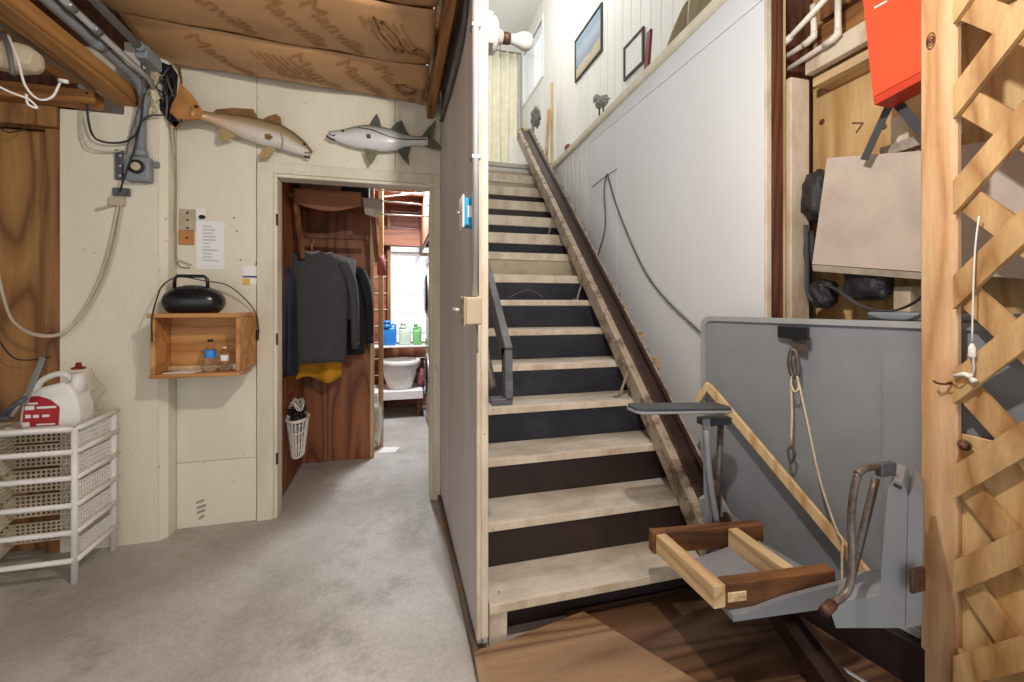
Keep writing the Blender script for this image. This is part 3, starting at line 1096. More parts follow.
# latch at the top with a hook
la = box('latch', tuple(GP(779, 335, .013) + Vector((0, 0, -.01))), tuple(GP(808, 327, .055) + Vector((0, 0, .0))), 'wire_black', gp)
box('latch_base', tuple(GP(792, 352, .013)), tuple(GP(807, 330, .03)), 'rusty_steel', la)

# carabiner, rope and small clip hanging from the latch
ho = thing('snap_hook', tuple(GP(793, 378, .05)), 'rusty snap hook hanging from the latch on the grey panel', 'hook')
tube('hook', [GP(793, 348, .055), GP(790, 356, .055), GP(790, 368, .055), GP(794, 377, .055), GP(798, 372, .055), GP(797, 356, .055), GP(794, 349, .055)], .009, 'rusty_steel', ho, 8, 4)
tube('gate', [GP(797, 352, .058), GP(797, 370, .058)], .004, 'rust', ho, 6)
ro = thing('rope', tuple(GP(820, 520, .05)), 'thin pale rope hanging from the snap hook down to the chair lift arm', 'rope')
tube('loop', [GP(792, 376, .06), GP(791, 384, .06), GP(795, 392, .062), GP(799, 386, .06), GP(797, 376, .06)], .004, 'rope', ro, 6, 5)
tube('long_strand', [GP(799, 384, .06), GP(808, 425, .06), GP(820, 480, .075), GP(836, 528, .09), GP(843, 540, .1), GP(842, 555, .11), GP(842, 585, .12)], .004, 'rope', ro, 6, 4)
tube('short_strand', [GP(791, 384, .05), GP(792, 415, .05), GP(791, 446, .05)], .0045, 'rope', ro, 6, 3)
tube('end_ring', [GP(791, 446, .05), GP(788, 452, .05), GP(791, 463, .05), GP(795, 454, .05), GP(791, 446, .05)], .0045, 'rusty_steel', ro, 6, 4)

# ================================================================== LATTICE SCREEN (right foreground)
la_ = thing('lattice_screen', (1.64, .6, 0), 'bare wood lattice screen with upright post in the right foreground', 'lattice')
YP0, YP1 = .898, .992
box('post', (1.634, YP0, 0), (1.656, YP1, 2.75), 'post_wood', la_, bev=.004)
tanL = 1.17
sl_h = .098


def slat(y0, z0, y1, z1, x0, x1, hgt, mat='lattice_wood'):
    """slat in the plane x, cut square to the post: upper/lower edges offset in z"""
    pts = [(x0, y0, z0), (x0, y1, z1), (x0, y1, z1 - hgt), (x0, y0, z0 - hgt)]
    return slab('slat', pts, (x1 - x0, 0, 0), mat, la_)


for k in range(-3, 9):
    zt_ = 1.905 - .2845 * k + .2845
    # front layer rises towards the camera
    y1 = .10
    slat(YP0 - .002, zt_, y1, zt_ + (YP0 - y1) * tanL, 1.612, 1.630, sl_h) if zt_ + (YP0 - y1) * tanL > 0 else None
for k in range(-2, 12):
    zb = 1.808 + .2845 * 4 - .2845 * k
    y1 = .10
    ze = zb - (.882 - y1) * tanL
    if zb < .0 or ze > 2.9:
        continue
    slat(YP0 - .002, zb + .098 + .018, y1, ze + .098, 1.631, 1.648, sl_h)
box('bottom_rail', (1.634, .1, 0), (1.656, YP0 - .003, .06), 'post_wood', la_)
box('backing_plywood', (1.6575, .1, 0), (1.664, .955, .86), 'ply_light', la_)
for r_ in (.020, .012, .005):
    q_ = P(931, 41, x=1.634)
    tube('knot_ring', [q_ + Vector((0, r_ * .55 * math.cos(k_ * math.pi / 6), r_ * 1.3 * math.sin(k_ * math.pi / 6))) for k_ in range(13)], .0022, 'stud_dark', la_, 5)

# small things on the lattice
hk = thing('screw_hook', tuple(P(940, 383, x=1.62)), 'small rusty screw hook in the lattice post', 'hook')
tube('shank', [P(952, 383, x=1.633), P(944, 384, x=1.61), P(937, 383, x=1.60), P(934, 381, x=1.605)], .0035, 'rust', hk, 6, 3)
tube('loose_wire', [P(944, 384, x=1.606), P(952, 381, x=1.60), P(958, 384, x=1.60), P(966, 378, x=1.60)], .0022, 'tan_plate', hk, 5, 4)
bt_ = thing('rusty_bolt', tuple(P(965, 445, x=1.61)), 'round rusty bolt head on the lattice below the pull cord', 'bolt')
lathe('head', P(965, 445, x=1.63), [(.012, 0), (.012, .012), (.008, .018)], 'rust', bt_, 12, (-1, 0, 0))
lathe('washer', P(965, 445, x=1.633), [(.017, 0), (.017, .003)], 'rusty_steel', bt_, 14, (-1, 0, 0))
pc = thing('pull_cord', tuple(P(972, 340, x=1.60)), 'thin white cord with a small plastic cleat hanging on the lattice', 'cord')
tube('cord', [P(979, 216, x=1.605), P(975, 250, x=1.60), P(973, 300, x=1.60), P(972, 342, x=1.60)], .0022, 'white_cable', pc, 6, 4)
lathe('toggle', P(972, 358, x=1.60), [(.006, 0), (.009, .006), (.008, .03), (.003, .042)], 'white_plastic', pc, 12)
tube('cleat', [P(954, 376, x=1.60), P(964, 374, x=1.596), P(972, 377, x=1.60)], [.005, .009], 'white_plastic', pc, 8)
tube('cleat_tail', [P(971, 378, x=1.60), P(975, 382, x=1.598)], [.006, .010], 'white_plastic', pc, 8)
mk('cord_stub', *tube_geo([P(973, 358, x=1.60), P(974, 368, x=1.60), P(972, 376, x=1.60)], .003, 6), 'conduit_light', pc)

# ================================================================== ALCOVE THINGS
# beige board
BN = Vector((-.98, -.17, .05)).normalized()
BPT = Vector((1.80, 1.45, 1.6))


def BP(u, v, off=0):
    return PP(u, v, BPT + BN * off, BN)


bb = slab('beige_board', [BP(827, 158), BP(930, 150), BP(1075, 128), BP(1075, 282), BP(925, 272), BP(812, 264)], BN * -.06, 'beige_board',
          label='large dusty beige board propped in the alcove above the grey panel', cat='board')
slab('lip', [BP(812, 264.6, .004), BP(930, 273.2, .004), BP(930, 280, .004), BP(813, 271, .004)], BN * -.055, 'weathered', bb)
# orange shell
ON = Vector((-1, -.05, 0)).normalized()
OPT = Vector((1.70, 1.2, 2.2))
OP = lambda u, v, off=0: PP(u, v, OPT + ON * off, ON)
os_ = thing('orange_case', tuple(OP(895, 90)), 'bright orange plastic case hanging at the top of the alcove', 'case')
slab('face', [OP(861, -20), OP(873, 97), OP(940, 61), OP(940, -40)], ON * -.08, 'orange_shell', os_)
slab('bottom_edge', [OP(873.2, 97.6, .006), OP(874.5, 105, .004), OP(940, 70, .004), OP(940, 61.6, .006)], ON * -.09, 'orange_shaded', os_)
bar('handle_mark', OP(874, 8, .002), OP(887, 1, .002), .003, .008, 'white_plastic', os_)
# webbing strap (inverted V)
sp_ = thing('webbing_strap', tuple(OP(895, 120)), 'dark grey webbing strap hanging in an inverted V below the orange case', 'strap')
W = lambda u, v, x: P(u, v, x=x)
for a, b in ((W(893, 97, 1.79), W(864, 160, 1.79)), (W(892, 97, 1.795), W(928, 138, 1.795))):
    v, f = bar_geo(a, b, .004, .032, up=(0, .5, .5))
    mk('strap_leg', v, f, 'webbing', sp_)
# white blocks
for (u0, v0, u1, v1, x, lab) in ((890, 147, 908, 112, 1.93, 'pale wood block high in the alcove below the orange case'), (893, 312, 910, 286, 1.9, 'pale wood block low in the alcove behind the black strap')):
    a, b = P(u0, v0, x=x), P(u1, v1, x=x)
    box('wood_block', (x, b.y, a.z), (x + .07, a.y, b.z), 'off_white_edge', label=lab, cat='block')
# weathered stick
bar('weathered_stick', P(882, 153, x=1.92), P(960, 128, x=1.92), .03, .04, 'weathered', label='weathered grey stick lying over the beige board', cat='stick')
# black bag: drooping pouch, lower pouch, strap
bg_ = thing('black_bag', tuple(P(830, 290, x=1.87)), 'black leather bag squeezed behind the beige board', 'bag')


def blob(name, c, r, mat, par, seed=0, amp=.15, sq=1.0):
    bm = bmesh.new()
    bmesh.ops.create_icosphere(bm, subdivisions=4, radius=1)
    for v in bm.verts:
        d = v.co.copy()
        k = 1 + amp * noise.noise(d * 2.1 + Vector((seed, seed * .7, 0))) + amp * .4 * noise.noise(d * 6 + Vector((seed, 0, 4)))
        v.co = Vector((math.copysign(abs(d.x) ** sq, d.x) * r[0], math.copysign(abs(d.y) ** sq, d.y) * r[1], math.copysign(abs(d.z) ** sq, d.z) * r[2])) * k + Vector(c)
    v, f = bm_out(bm)
    return mk(name, v, f, mat, par, smooth=True)


blob('upper_pouch', P(817, 196, x=1.885), (.05, .06, .115), 'black_leather', bg_, 1, .18, .8)
blob('side_fold', P(811, 250, x=1.89), (.03, .035, .09), 'black_leather', bg_, 2, .2)
blob('lower_pouch', P(824, 294, x=1.86), (.05, .05, .065), 'black_leather', bg_, 3, .3, .85)
blob('flap_pouch', P(868, 284, x=1.88), (.05, .085, .07), 'black_leather', bg_, 5, .18, .7)
tube('strap', [P(822, 284, x=1.83), P(838, 290, x=1.81), P(862, 306, x=1.80), P(890, 311, x=1.79), P(915, 302, x=1.79), P(930, 285, x=1.80)], .013, 'webbing', bg_, 8, 6, .3)
tube('strap', [P(806, 225, x=1.84), P(807, 260, x=1.83), P(808, 292, x=1.83), P(818, 306, x=1.83)], .010, 'webbing', bg_, 8, 6, .4)
bnd = P(884, 318, x=1.95)
bx_ = thing('storage_bin', (1.9, bnd.y, 1.1), 'grey-blue plastic bin lid showing above the grey panel', 'bin')
box('bin_body', (1.86, .75, .85), (2.01, 1.30, 1.19), 'bin_blue', bx_, bev=.012, seg=2)
box('bin_lid', (1.85, .74, 1.191), (2.015, 1.31, 1.222), 'bin_blue', bx_, bev=.008, seg=2)
# PVC pipes slung under the joists
for i, (pts, lab) in enumerate((
        ([P(768, -5, x=1.80), P(781, 44, x=1.79), P(786, 42, x=1.79), P(830, -6, x=1.78)], 'white plastic pipe bent in a V at the top of the alcove'),
        ([P(772, 66, x=1.82), P(808, 42, x=1.81), P(814, 36, x=1.81), P(813, 5, x=1.81)], 'shorter white plastic pipe with upturned end in the alcove'),
        ([P(772, 80, x=1.84), P(832, 40, x=1.83), P(838, 34, x=1.83), P(838, -8, x=1.83)], 'lowest white plastic pipe with upturned end in the alcove'))):
    t = thing('plastic_pipe', tuple(pts[1]), lab, 'pipe', 'white pipes hung at the top of the alcove')
    tube('pipe', pts, .0125, 'pvc', t, 10)
    c = pts[1].lerp(pts[2], .5)
    tube('elbow', [pts[1].lerp(pts[0], .12), pts[1], pts[2], pts[2].lerp(pts[3], .12)], .0155, 'pvc', t, 10)

# ================================================================== WHITE WALL CABLES
cb = thing('looped_cable', tuple(P(650, 280, x=1.64)), 'black cable looped over a nail on the white stair wall', 'cable')
tube('long_run', [P(607, 174, x=1.642), P(618, 210, x=1.64), P(640, 262, x=1.64), P(662, 295, x=1.635), P(700, 332, x=1.63), P(715, 345, x=1.60)], .006, 'grey_cable', cb, 8, 5)
tube('short_run', [P(607, 174, x=1.642), P(604, 190, x=1.64), P(605, 228, x=1.64), P(597, 258, x=1.63)], .006, 'grey_cable', cb, 8, 5)
tube('hanger_wire', [P(592, 187, x=1.643), P(606, 176, x=1.64), P(617, 169, x=1.643)], .003, 'black_cable', cb, 6, 2)
tube('loose_wire', [P(618, 210, x=1.645), P(618, 272, x=1.645), P(612, 290, x=1.64), P(604, 272, x=1.62), P(598, 262, x=1.62)], .0025, 'conduit_light', cb, 6, 5)
tw = thing('tread_wire', tuple(P(520, 298, y=2.87)), 'thin loose wire curled on a middle stair tread', 'wire')
tube('wire', [P(508, 298, y=2.86), P(518, 293, y=2.88), P(530, 290, y=2.9), P(543, 297, y=2.86)], .003, 'grey_cable', tw, 6, 5)

# ================================================================== UPSTAIRS
# curtain at the back window
cu = thing('curtain', (1.5, 6.9, Z2), 'long pale yellow curtain hanging upstairs behind the stair head', 'curtain')
fn = lambda s, t: (1.1 + s * .88, 6.9 + .035 * math.sin(s * 38) + .012 * math.sin(s * 17 + t * 3), Z2 + .03 + t * 2.62)
v, f = sheet_geo(fn, 110, 6, .004)
mk('drape', v, f, 'curtain', cu, smooth=True)
tube('rod', [(1.05, 6.9, Z2 + 2.67), (2.03, 6.9, Z2 + 2.67)], .012, 'frame_wood', cu, 8)
# pictures on the paneled wall
def wall_frame(name, q, xw, fm, art, lab, depth=.02, wdt=.025):
    """q: pixel corners (tl,tr,br,bl) on the plane x=xw, squared up"""
    pts = [P(u, v, x=xw) for u, v in q]
    y1 = (pts[0].y + pts[3].y) / 2; y0 = (pts[1].y + pts[2].y) / 2
    z1 = (pts[0].z + pts[1].z) / 2; z0 = (pts[2].z + pts[3].z) / 2
    t = thing(name, (xw, (y0 + y1) / 2, z0), lab, 'picture')
    for lo, hi in (((y0, z0), (y1, z0 + wdt)), ((y0, z1 - wdt), (y1, z1)), ((y0, z0 + wdt), (y0 + wdt, z1 - wdt)), ((y1 - wdt, z0 + wdt), (y1, z1 - wdt))):
        box('frame', (xw - depth, lo[0], lo[1]), (xw - .001, hi[0], hi[1]), fm, t)
    box('picture', (xw - depth * .5, y0 + wdt, z0 + wdt), (xw - .002, y1 - wdt, z1 - wdt), art, t, bev=0)


wall_frame('framed_picture', ((576, 42), (603, 1), (603, 50), (576, 84)), 2.049, 'frame_dark', 'seascape', 'framed seascape picture hanging on the upstairs wall')
wall_frame('framed_picture', ((625, 50), (645, 24), (645, 58), (625, 86)), 2.049, 'frame_dark', 'paper', 'small pale framed print behind the ledge with items')
# red-edged frame, paddle blades, figurine standing on the ledge
ZLf = lambda y: capz(y) + .001
pz = lambda u, v, y=None, x=1.75: P(u, v, x=x)
a = P(645, 58, x=1.71)
bar('leaning_frame', (1.72, a.y, ZLf(a.y) + .006), (1.76, a.y + .02, ZLf(a.y) + .36), .05, .022, 'frame_red', up=(1, 0, 0), label='dark red frame edge leaning on the ledge', cat='frame')
for (u, v_, h, lean, lab) in ((660, 28, .36, .16, 'slim tan paddle blade leaning on the ledge beside the red frame'), (688, 10, .40, -.02, 'broad tan paddle blade leaning on the ledge nearest the camera')):
    c = P(u, v_, x=1.71)
    ZL = ZLf(c.y)
    t = thing('paddle_blade', (1.71, c.y, ZL), lab, 'paddle', 'paddle blades on the ledge')
    wv = .05 if lean > 0 else .075
    pts = []
    for q in range(13):
        s_ = q / 12
        hw = wv * (.45 + .55 * math.sin(min(1, s_ * 1.25) * math.pi * .62)) * (1 if s_ < .85 else math.sqrt(max(.05, 1 - ((s_ - .85) / .15) ** 2)))
        pts.append((s_, hw))
    fn2 = lambda s_, hw: Vector((1.75 + .1 * s_ + hw, c.y - lean * s_, ZL + .002 + s_ * h))
    poly = [fn2(s_, hw) for s_, hw in pts] + [fn2(s_, -hw) for s_, hw in reversed(pts)]
    slab('blade', poly, (0, .014, 0), 'blade_green', t)
    bar('spine', Vector((1.75, c.y - .006 - lean * 0.0, ZL + .01)), Vector((1.75 + .09, c.y - .006 - lean * .9, ZL + .01 + h * .88)), .008, .012, 'frame_wood', t)
c = P(602, 108, x=1.68)
ZL = ZLf(c.y)
fg = thing('bird_figurine', (1.68, c.y, ZL), 'small grey speckled bird figurine perched on the ledge', 'figurine')
c.z = ZL + .13
c.x = 1.68
blob('body', c, (.045, .085, .045), 'figurine', fg, 8, .12)
blob('head', c + Vector((-.01, .08, .065)), (.03, .035, .035), 'figurine', fg, 9, .1)
tube('beak', [c + Vector((-.01, .10, .065)), c + Vector((-.01, .15, .055))], [.011, .002], 'frame_dark', fg, 6)
tube('tail', [c + Vector((0, -.07, 0)), c + Vector((0, -.13, -.03))], [.03, .012], 'figurine', fg, 8, 0, .4)
tube('leg', [c + Vector((.012, 0, -.03)), (c.x + .012, c.y, ZL + .001)], .007, 'frame_dark', fg, 6)
tube('leg', [c + Vector((-.012, 0.025, -.03)), (c.x - .012, c.y + .025, ZL + .001)], .007, 'frame_dark', fg, 6)
c = P(571, 138, x=1.70)
ZL = ZLf(c.y)
blob('pink_trinket', (1.66, c.y, ZL + .03), (.022, .05, .028), 'pink_cloth', None, 3, .2)
bpy.data.objects['pink_trinket']['label'] = 'tiny pink trinket on the far end of the ledge'
bpy.data.objects['pink_trinket']['category'] = 'trinket'
# bundle of things standing at the stair head
q_ = P(552, 158, y=5.05); q_.z = Z2 + .005
bar('wood_stick', q_, P(552, 83, y=5.12), .035, .03, 'pine', label='tallest wooden stick standing at the stair head', cat='stick', up=(1, 0, 0))
q_ = P(545, 158, y=4.98); q_.z = Z2 + .005
bar('wood_stick', q_, P(549, 110, y=5.04), .05, .03, 'lattice_wood', label='shorter broad wooden stick standing at the stair head', cat='stick', up=(1, 0, 0))
sc_ = thing('dark_carving', tuple(P(535, 140, y=5.2)), 'dark grey carved piece among the sticks at the stair head', 'carving')
blob('carving_body', P(536, 117, y=5.2), (.06, .05, .12), 'sculpture', sc_, 4, .5)
q_ = P(531, 168, y=5.2); q_.z = Z2 + .002
tube('carving_stem', [P(533, 125, y=5.2), q_], .02, 'sculpture', sc_, 8)
box('white_board', (1.46, 5.5, Z2 + .002), (1.68, 5.56, Z2 + .72), 'white_plastic', label='white board standing at the stair head in front of the curtain', cat='board')
# wall lamp on the partition
lp = thing('bulb_lamp', (PX1, 1.6, 2.24), 'round white porcelain lamp holder with a reflector bulb beside the stairs', 'lamp')
lc = P(492, 36, y=1.62)
cx = PX1 + .032
box('mount_block', (PX1 + .001, 1.565, lc.z - .06), (cx - .001, 1.675, lc.z + .06), 'conduit_light', lp)
lathe('base', (cx, 1.62, lc.z), [(.066, 0), (.066, .012), (.055, .02), (.03, .026), (.024, .045)], 'bulb_white', lp, 24, (1, 0, 0))
lathe('socket', (cx + .046, 1.62, lc.z), [(.022, 0), (.022, .02), (.019, .03)], 'rust', lp, 18, (1, 0, 0))
lathe('bulb', (cx + .077, 1.62, lc.z), [(.018, 0), (.021, .02), (.031, .045), (.034, .06), (.031, .078), (.018, .088), (.004, .092)], 'bulb_white', lp, 22, (1, 0, 0))
tube('pull_chain', [(cx + .03, 1.60, lc.z - .03), (cx + .032, 1.60, lc.z - .09)], .002, 'rust', lp, 5)
for s_ in (-1, 1):
    lathe('screw', (cx + .012, 1.60, lc.z + s_ * .045), [(.008, 0), (.008, .008)], 'rust', lp, 10, (1, 0, 0))

# timber sill that carries the grey panel
v, f = bar_geo(P0 + PD * -.0 + PN * -.03 + Vector((0, 0, .075)), P0 + PD * 1.75 + PN * -.03 + Vector((0, 0, .075)), .16, .148)
mk('timber_sill', v, f, 'riser_brown', label='dark brown timber on the floor under the grey panel', cat='timber')

# ================================================================== MOUNTED FISH
def lerp_poly(pts, n):
    pts = [Vector(p) for p in pts]
    L = [0]
    for a, b in zip(pts[:-1], pts[1:]):
        L.append(L[-1] + (b - a).length)
    out = []
    for i in range(n):
        t = L[-1] * i / (n - 1)
        k = max(j for j in range(len(L)) if L[j] <= t + 1e-9)
        k = min(k, len(pts) - 2)
        out.append(pts[k].lerp(pts[k + 1], (t - L[k]) / max(1e-9, L[k + 1] - L[k])))
    return out


def fish(name, label, top, bot, sc, off, colf, fins, eye, extra, bend=0.0):
    W2 = lambda q, y=YD - .045: P(off[0] + q[0] / sc, off[1] + q[1] / sc, y=y)
    n, m = 30, 20
    T = lerp_poly([(a, b, 0) for a, b in top], n)
    B = lerp_poly([(a, b, 0) for a, b in bot], n)
    T = [W2(p, YD - .045 - bend * (1 - i / (n - 1)) ** 3) for i, p in enumerate(T)]
    B = [W2(p, YD - .045 - bend * (1 - i / (n - 1)) ** 3) for i, p in enumerate(B)]
    mid = T[n // 2].lerp(B[n // 2], .5)
    t = thing(name, (mid.x, YD - .045, min(b.z for b in B)), label, 'mounted fish')
    V, F, C = [], [], []
    for i in range(n):
        c = T[i].lerp(B[i], .5)
        h = (T[i] - B[i]) * .5
        th = min(.040, h.length * .55)
        for k in range(m):
            a = 2 * math.pi * k / m
            V.append(c + h * math.cos(a) + Vector((0, th * math.sin(a), 0)))
            C.append(colf(i / (n - 1), math.cos(a)))
    for i in range(n - 1):
        for k in range(m):
            j = (k + 1) % m
            F.append([i * m + k, i * m + j, (i + 1) * m + j, (i + 1) * m + k])
    F.append(list(range(m)))
    F.append([(n - 1) * m + k for k in range(m)])
    o = mk('body', V, F, 'fish_skin', t, smooth=True)
    ca = o.data.color_attributes.new('pigment', 'FLOAT_COLOR', 'POINT')
    for i, c in enumerate(C):
        ca.data[i].color = (*c, 1)
    for nm, pts, mt, y in fins:
        slab(nm, [W2(p, y) for p in pts], (0, .006, 0), mt, t)
    e = W2(eye, YD - .07)
    lathe('eye', e, [(.007, -.003), (.007, .004), (.003, .008)], 'eye_dark', t, 12, (0, -1, 0))
    for nm, pts, r, mt in extra:
        tube(nm, [W2(p, y) for p, y in pts], r, mt, t, 6, 4)
    # wall button that carries the mount
    lathe('wall_button', (mid.x, YD - .001, mid.z), [(.03, 0), (.03, .02)], 'cream_trim', t, 12, (0, -1, 0))
    return t


def mixc(a, b, t):
    t = max(0, min(1, t))
    return tuple(x + (y - x) * t for x, y in zip(a, b))


back1, side1, bel1 = srgb('#5c482c'), srgb('#9c8763'), srgb('#d6d0c6')


def c1(s, v):
    # s: 0 tail .. 1 nose ; v: 1 back .. -1 belly
    b = mixc(mixc(srgb('#c08a4e'), bel1, s * 1.6), bel1, 0)
    c = mixc(b, side1, (v + .15) / .5)
    return mixc(c, back1, (v - .55) / .4)


def c2(s, v):
    b = srgb('#dcdcdc')
    c = mixc(b, srgb('#bdbdb6'), (v - .0) / .5)
    c = mixc(c, srgb('#5f6355'), (v - .55) / .35)
    return c


yf = YD - .05
fish('mounted_fish', 'mounted brown and gold fish with a broad coppery tail above the doorway', [(200, 235), (260, 258), (340, 273), (450, 285), (560, 295), (650, 313), (780, 350), (860, 398), (930, 458), (978, 522)],
     [(200, 308), (300, 325), (370, 355), (440, 395), (500, 425), (600, 465), (680, 490), (760, 505), (850, 535), (945, 556)], 6.4, (160, 70), c1,
     [('tail_fin', [(125, 80), (200, 150), (250, 225), (275, 262), (260, 312), (200, 318), (110, 312), (62, 270), (75, 220), (112, 150)], 'fin_tail', yf - .105),
      ('rear_dorsal_fin', [(340, 275), (358, 251), (470, 242), (595, 250), (628, 308), (560, 305), (450, 295)], 'fin_brown', yf - .02),
      ('front_dorsal_fin', [(645, 322), (690, 296), (740, 281), (770, 300), (780, 360), (700, 335)], 'fin_brown', yf),
      ('anal_fin', [(390, 365), (376, 430), (395, 454), (490, 428), (440, 390)], 'fin_pale', yf - .035),
      ('pelvic_fin', [(690, 485), (648, 515), (638, 572), (705, 556), (740, 505)], 'fin_pale', yf - .02),
      ('side_fin', [(668, 410), (700, 408), (722, 428), (700, 446), (672, 436)], 'fin_brown', YD - .092)],
     (925, 474), [('mouth_line', [((976, 524), YD - .052), ((945, 530), YD - .058), ((925, 528), YD - .064)], .004, 'fin_brown'), ('jaw', [((960, 562), YD - .045), ((925, 552), YD - .05)], .007, 'frame_dark'),
                  ('gill_line', [((770, 400), YD - .083), ((785, 450), YD - .088), ((775, 500), YD - .07)], .003, 'fin_pale'), ('tail_spot', [((225, 230), YD - .165), ((240, 236), YD - .165)], .007, 'eye_dark')], .105)
fish('mounted_fish', 'mounted silver fish with a dark side line above the doorway near the partition', [(850, 284), (780, 288), (700, 280), (650, 258), (560, 228), (480, 208), (390, 194), (300, 202), (200, 227), (130, 240), (70, 246)],
     [(850, 364), (740, 355), (660, 375), (600, 400), (520, 408), (430, 402), (330, 387), (220, 360), (130, 326), (58, 288)], 7.877, (320, 100), c2,
     [('tail_fin', [(800, 285), (850, 222), (918, 152), (908, 220), (886, 300), (930, 340), (978, 388), (950, 396), (880, 384), (815, 358)], 'fin_olive', yf),
      ('front_dorsal_fin', [(385, 198), (420, 140), (447, 106), (468, 150), (484, 215)], 'fin_grey', yf),
      ('rear_dorsal_fin', [(550, 230), (600, 180), (642, 158), (668, 215), (706, 285), (640, 262)], 'fin_grey', yf),
      ('anal_fin', [(605, 392), (660, 470), (704, 512), (697, 440), (716, 372), (660, 368)], 'fin_grey', yf),
      ('pelvic_fin', [(345, 380), (365, 450), (395, 507), (452, 430), (452, 398), (400, 390)], 'fin_olive', yf - .02),
      ('side_fin', [(365, 268), (395, 266), (402, 295), (380, 304), (364, 290)], 'fin_grey', YD - .088)],
     (180, 243), [('side_line', [((300, 218), YD - .077), ((400, 232), YD - .085), ((460, 255), YD - .086), ((560, 292), YD - .082), ((660, 308), YD - .075), ((835, 310), YD - .066)], .0028, 'eye_dark'),
                  ('jaw', [((52, 282), YD - .048), ((75, 300), YD - .05), ((120, 318), YD - .052)], .006, 'fin_grey'),
                  ('mouth_line', [((66, 262), YD - .052), ((100, 280), YD - .062), ((120, 275), YD - .066)], .003, 'eye_dark')])

# ================================================================== WALL BOX, RADIO, BOTTLES
BX0, BX1, BY0, BY1, BZ0, BZ1 = -1.165, -.772, 2.51, YD - .002, .885, 1.208
wbx = thing('box_shelf', (-.97, 2.65, BZ0), 'open honey-coloured wooden box shelf fixed to the cream wall', 'shelf')
box('top', (BX0 - .01, BY0 - .01, BZ1 - .022), (BX1 + .002, 2.685, BZ1), 'box_wood', wbx)
box('top', (BX0 + .005, 2.6855, BZ1 - .022), (BX1 + .002, BY1, BZ1), 'box_wood', wbx)
box('bottom', (BX0 - .005, BY0, BZ0), (BX1 + .002, 2.685, BZ0 + .02), 'box_wood', wbx)
box('side', (BX0, BY0 + .004, BZ0 + .0205), (BX0 + .02, 2.685, BZ1 - .0225), 'box_wood', wbx)
box('side', (BX1 - .02, BY0 - .002, BZ0 + .0205), (BX1, BY1, BZ1 - .0225), 'box_wood', wbx)
box('back', (BX0 + .021, 2.66, BZ0 + .0205), (BX1 - .021, 2.672, BZ1 - .0225), 'box_wood', wbx)
box('ledger', (BX0 + .021, 2.63, BZ0 + .021), (BX1 - .021, 2.659, BZ0 + .045), 'pine', wbx)
# radio
rc = Vector((-1.02, 2.625, BZ1 + .001))
rd = thing('portable_radio', tuple(rc), 'black rounded portable radio with a carry handle on top of the wall box', 'radio')
V, F = [], []
ns, mseg = 16, 22
for i in range(ns + 1):
    t_ = i / ns
    zz = .145 * t_
    k_ = math.sqrt(max(.06, 1 - ((t_ - .40) / .615) ** 2))
    for q in range(mseg):
        a = 2 * math.pi * q / mseg
        ex = lambda c_: math.copysign(abs(c_) ** .75, c_)
        V.append(rc + Vector((ex(math.cos(a)) * .14 * k_, ex(math.sin(a)) * .088 * k_, zz)))
for i in range(ns):
    for q in range(mseg):
        j = (q + 1) % mseg
        F.append([i * mseg + q, i * mseg + j, (i + 1) * mseg + j, (i + 1) * mseg + q])
F.append(list(range(mseg)))
F.append([ns * mseg + q for q in range(mseg)])
mk('body', V, F, 'black_plastic', rd, smooth=True)
hz_ = rc + Vector((-.015, 0, .125))
tube('handle', [hz_ + Vector((-.075, 0, 0)), hz_ + Vector((-.073, 0, .055)), hz_ + Vector((-.06, 0, .068)), hz_ + Vector((.06, 0, .068)), hz_ + Vector((.073, 0, .055)), hz_ + Vector((.078, 0, 0))], .009, 'black_plastic', rd, 8)
for dx in (-.055, .03):
    lathe('knob', rc + Vector((dx, -.055, .118)), [(.009, 0), (.009, .012), (.006, .014)], 'black_plastic', rd, 12, (0, -.8, .6))
lathe('speaker', rc + Vector((-.07, -.07, .06)), [(.024, 0), (.022, .008), (.01, .004)], 'wire_black', rd, 18, (-.3, -1, 0))
lathe('speaker', rc + Vector((.07, -.07, .06)), [(.024, 0), (.022, .008), (.01, .004)], 'wire_black', rd, 18, (.3, -1, 0))
rcd = thing('radio_cord', (-.9, 2.7, BZ1), 'black power cord draped behind the radio and down the wall box', 'cord')
tube('cord', [P(152, 342, y=2.485), P(152, 318, y=2.485), P(157, 298, y=2.56), P(164, 284, y=2.66), P(180, 277, y=2.68), P(205, 281, y=2.70), P(227, 285, y=2.72), P(245, 299, y=2.75), P(256, 314, y=2.77), P(259, 332, y=2.77)], .0035, 'black_cable', rcd, 6, 6)
tube('plug', [P(258, 330, y=2.775), P(257, 340, y=2.775)], .008, 'black_cable', rcd, 8)
# papers on the box and inside it
slab('paper_sheet', [(-.88, 2.54, BZ1 + .001), (-.80, 2.53, BZ1 + .001), (-.79, 2.72, BZ1 + .001), (-.87, 2.74, BZ1 + .001)], (0, 0, .002), 'paper', label='crumpled pale paper on top of the wall box right of the radio', cat='paper')
slab('paper_sheet', [(-1.12, 2.53, BZ0 + .0205), (-.99, 2.525, BZ0 + .0205), (-.96, 2.61, BZ0 + .0205), (-1.08, 2.62, BZ0 + .0205)], (0, 0, .004), 'paper', label='loose papers lying inside the wall box at the left', cat='paper')


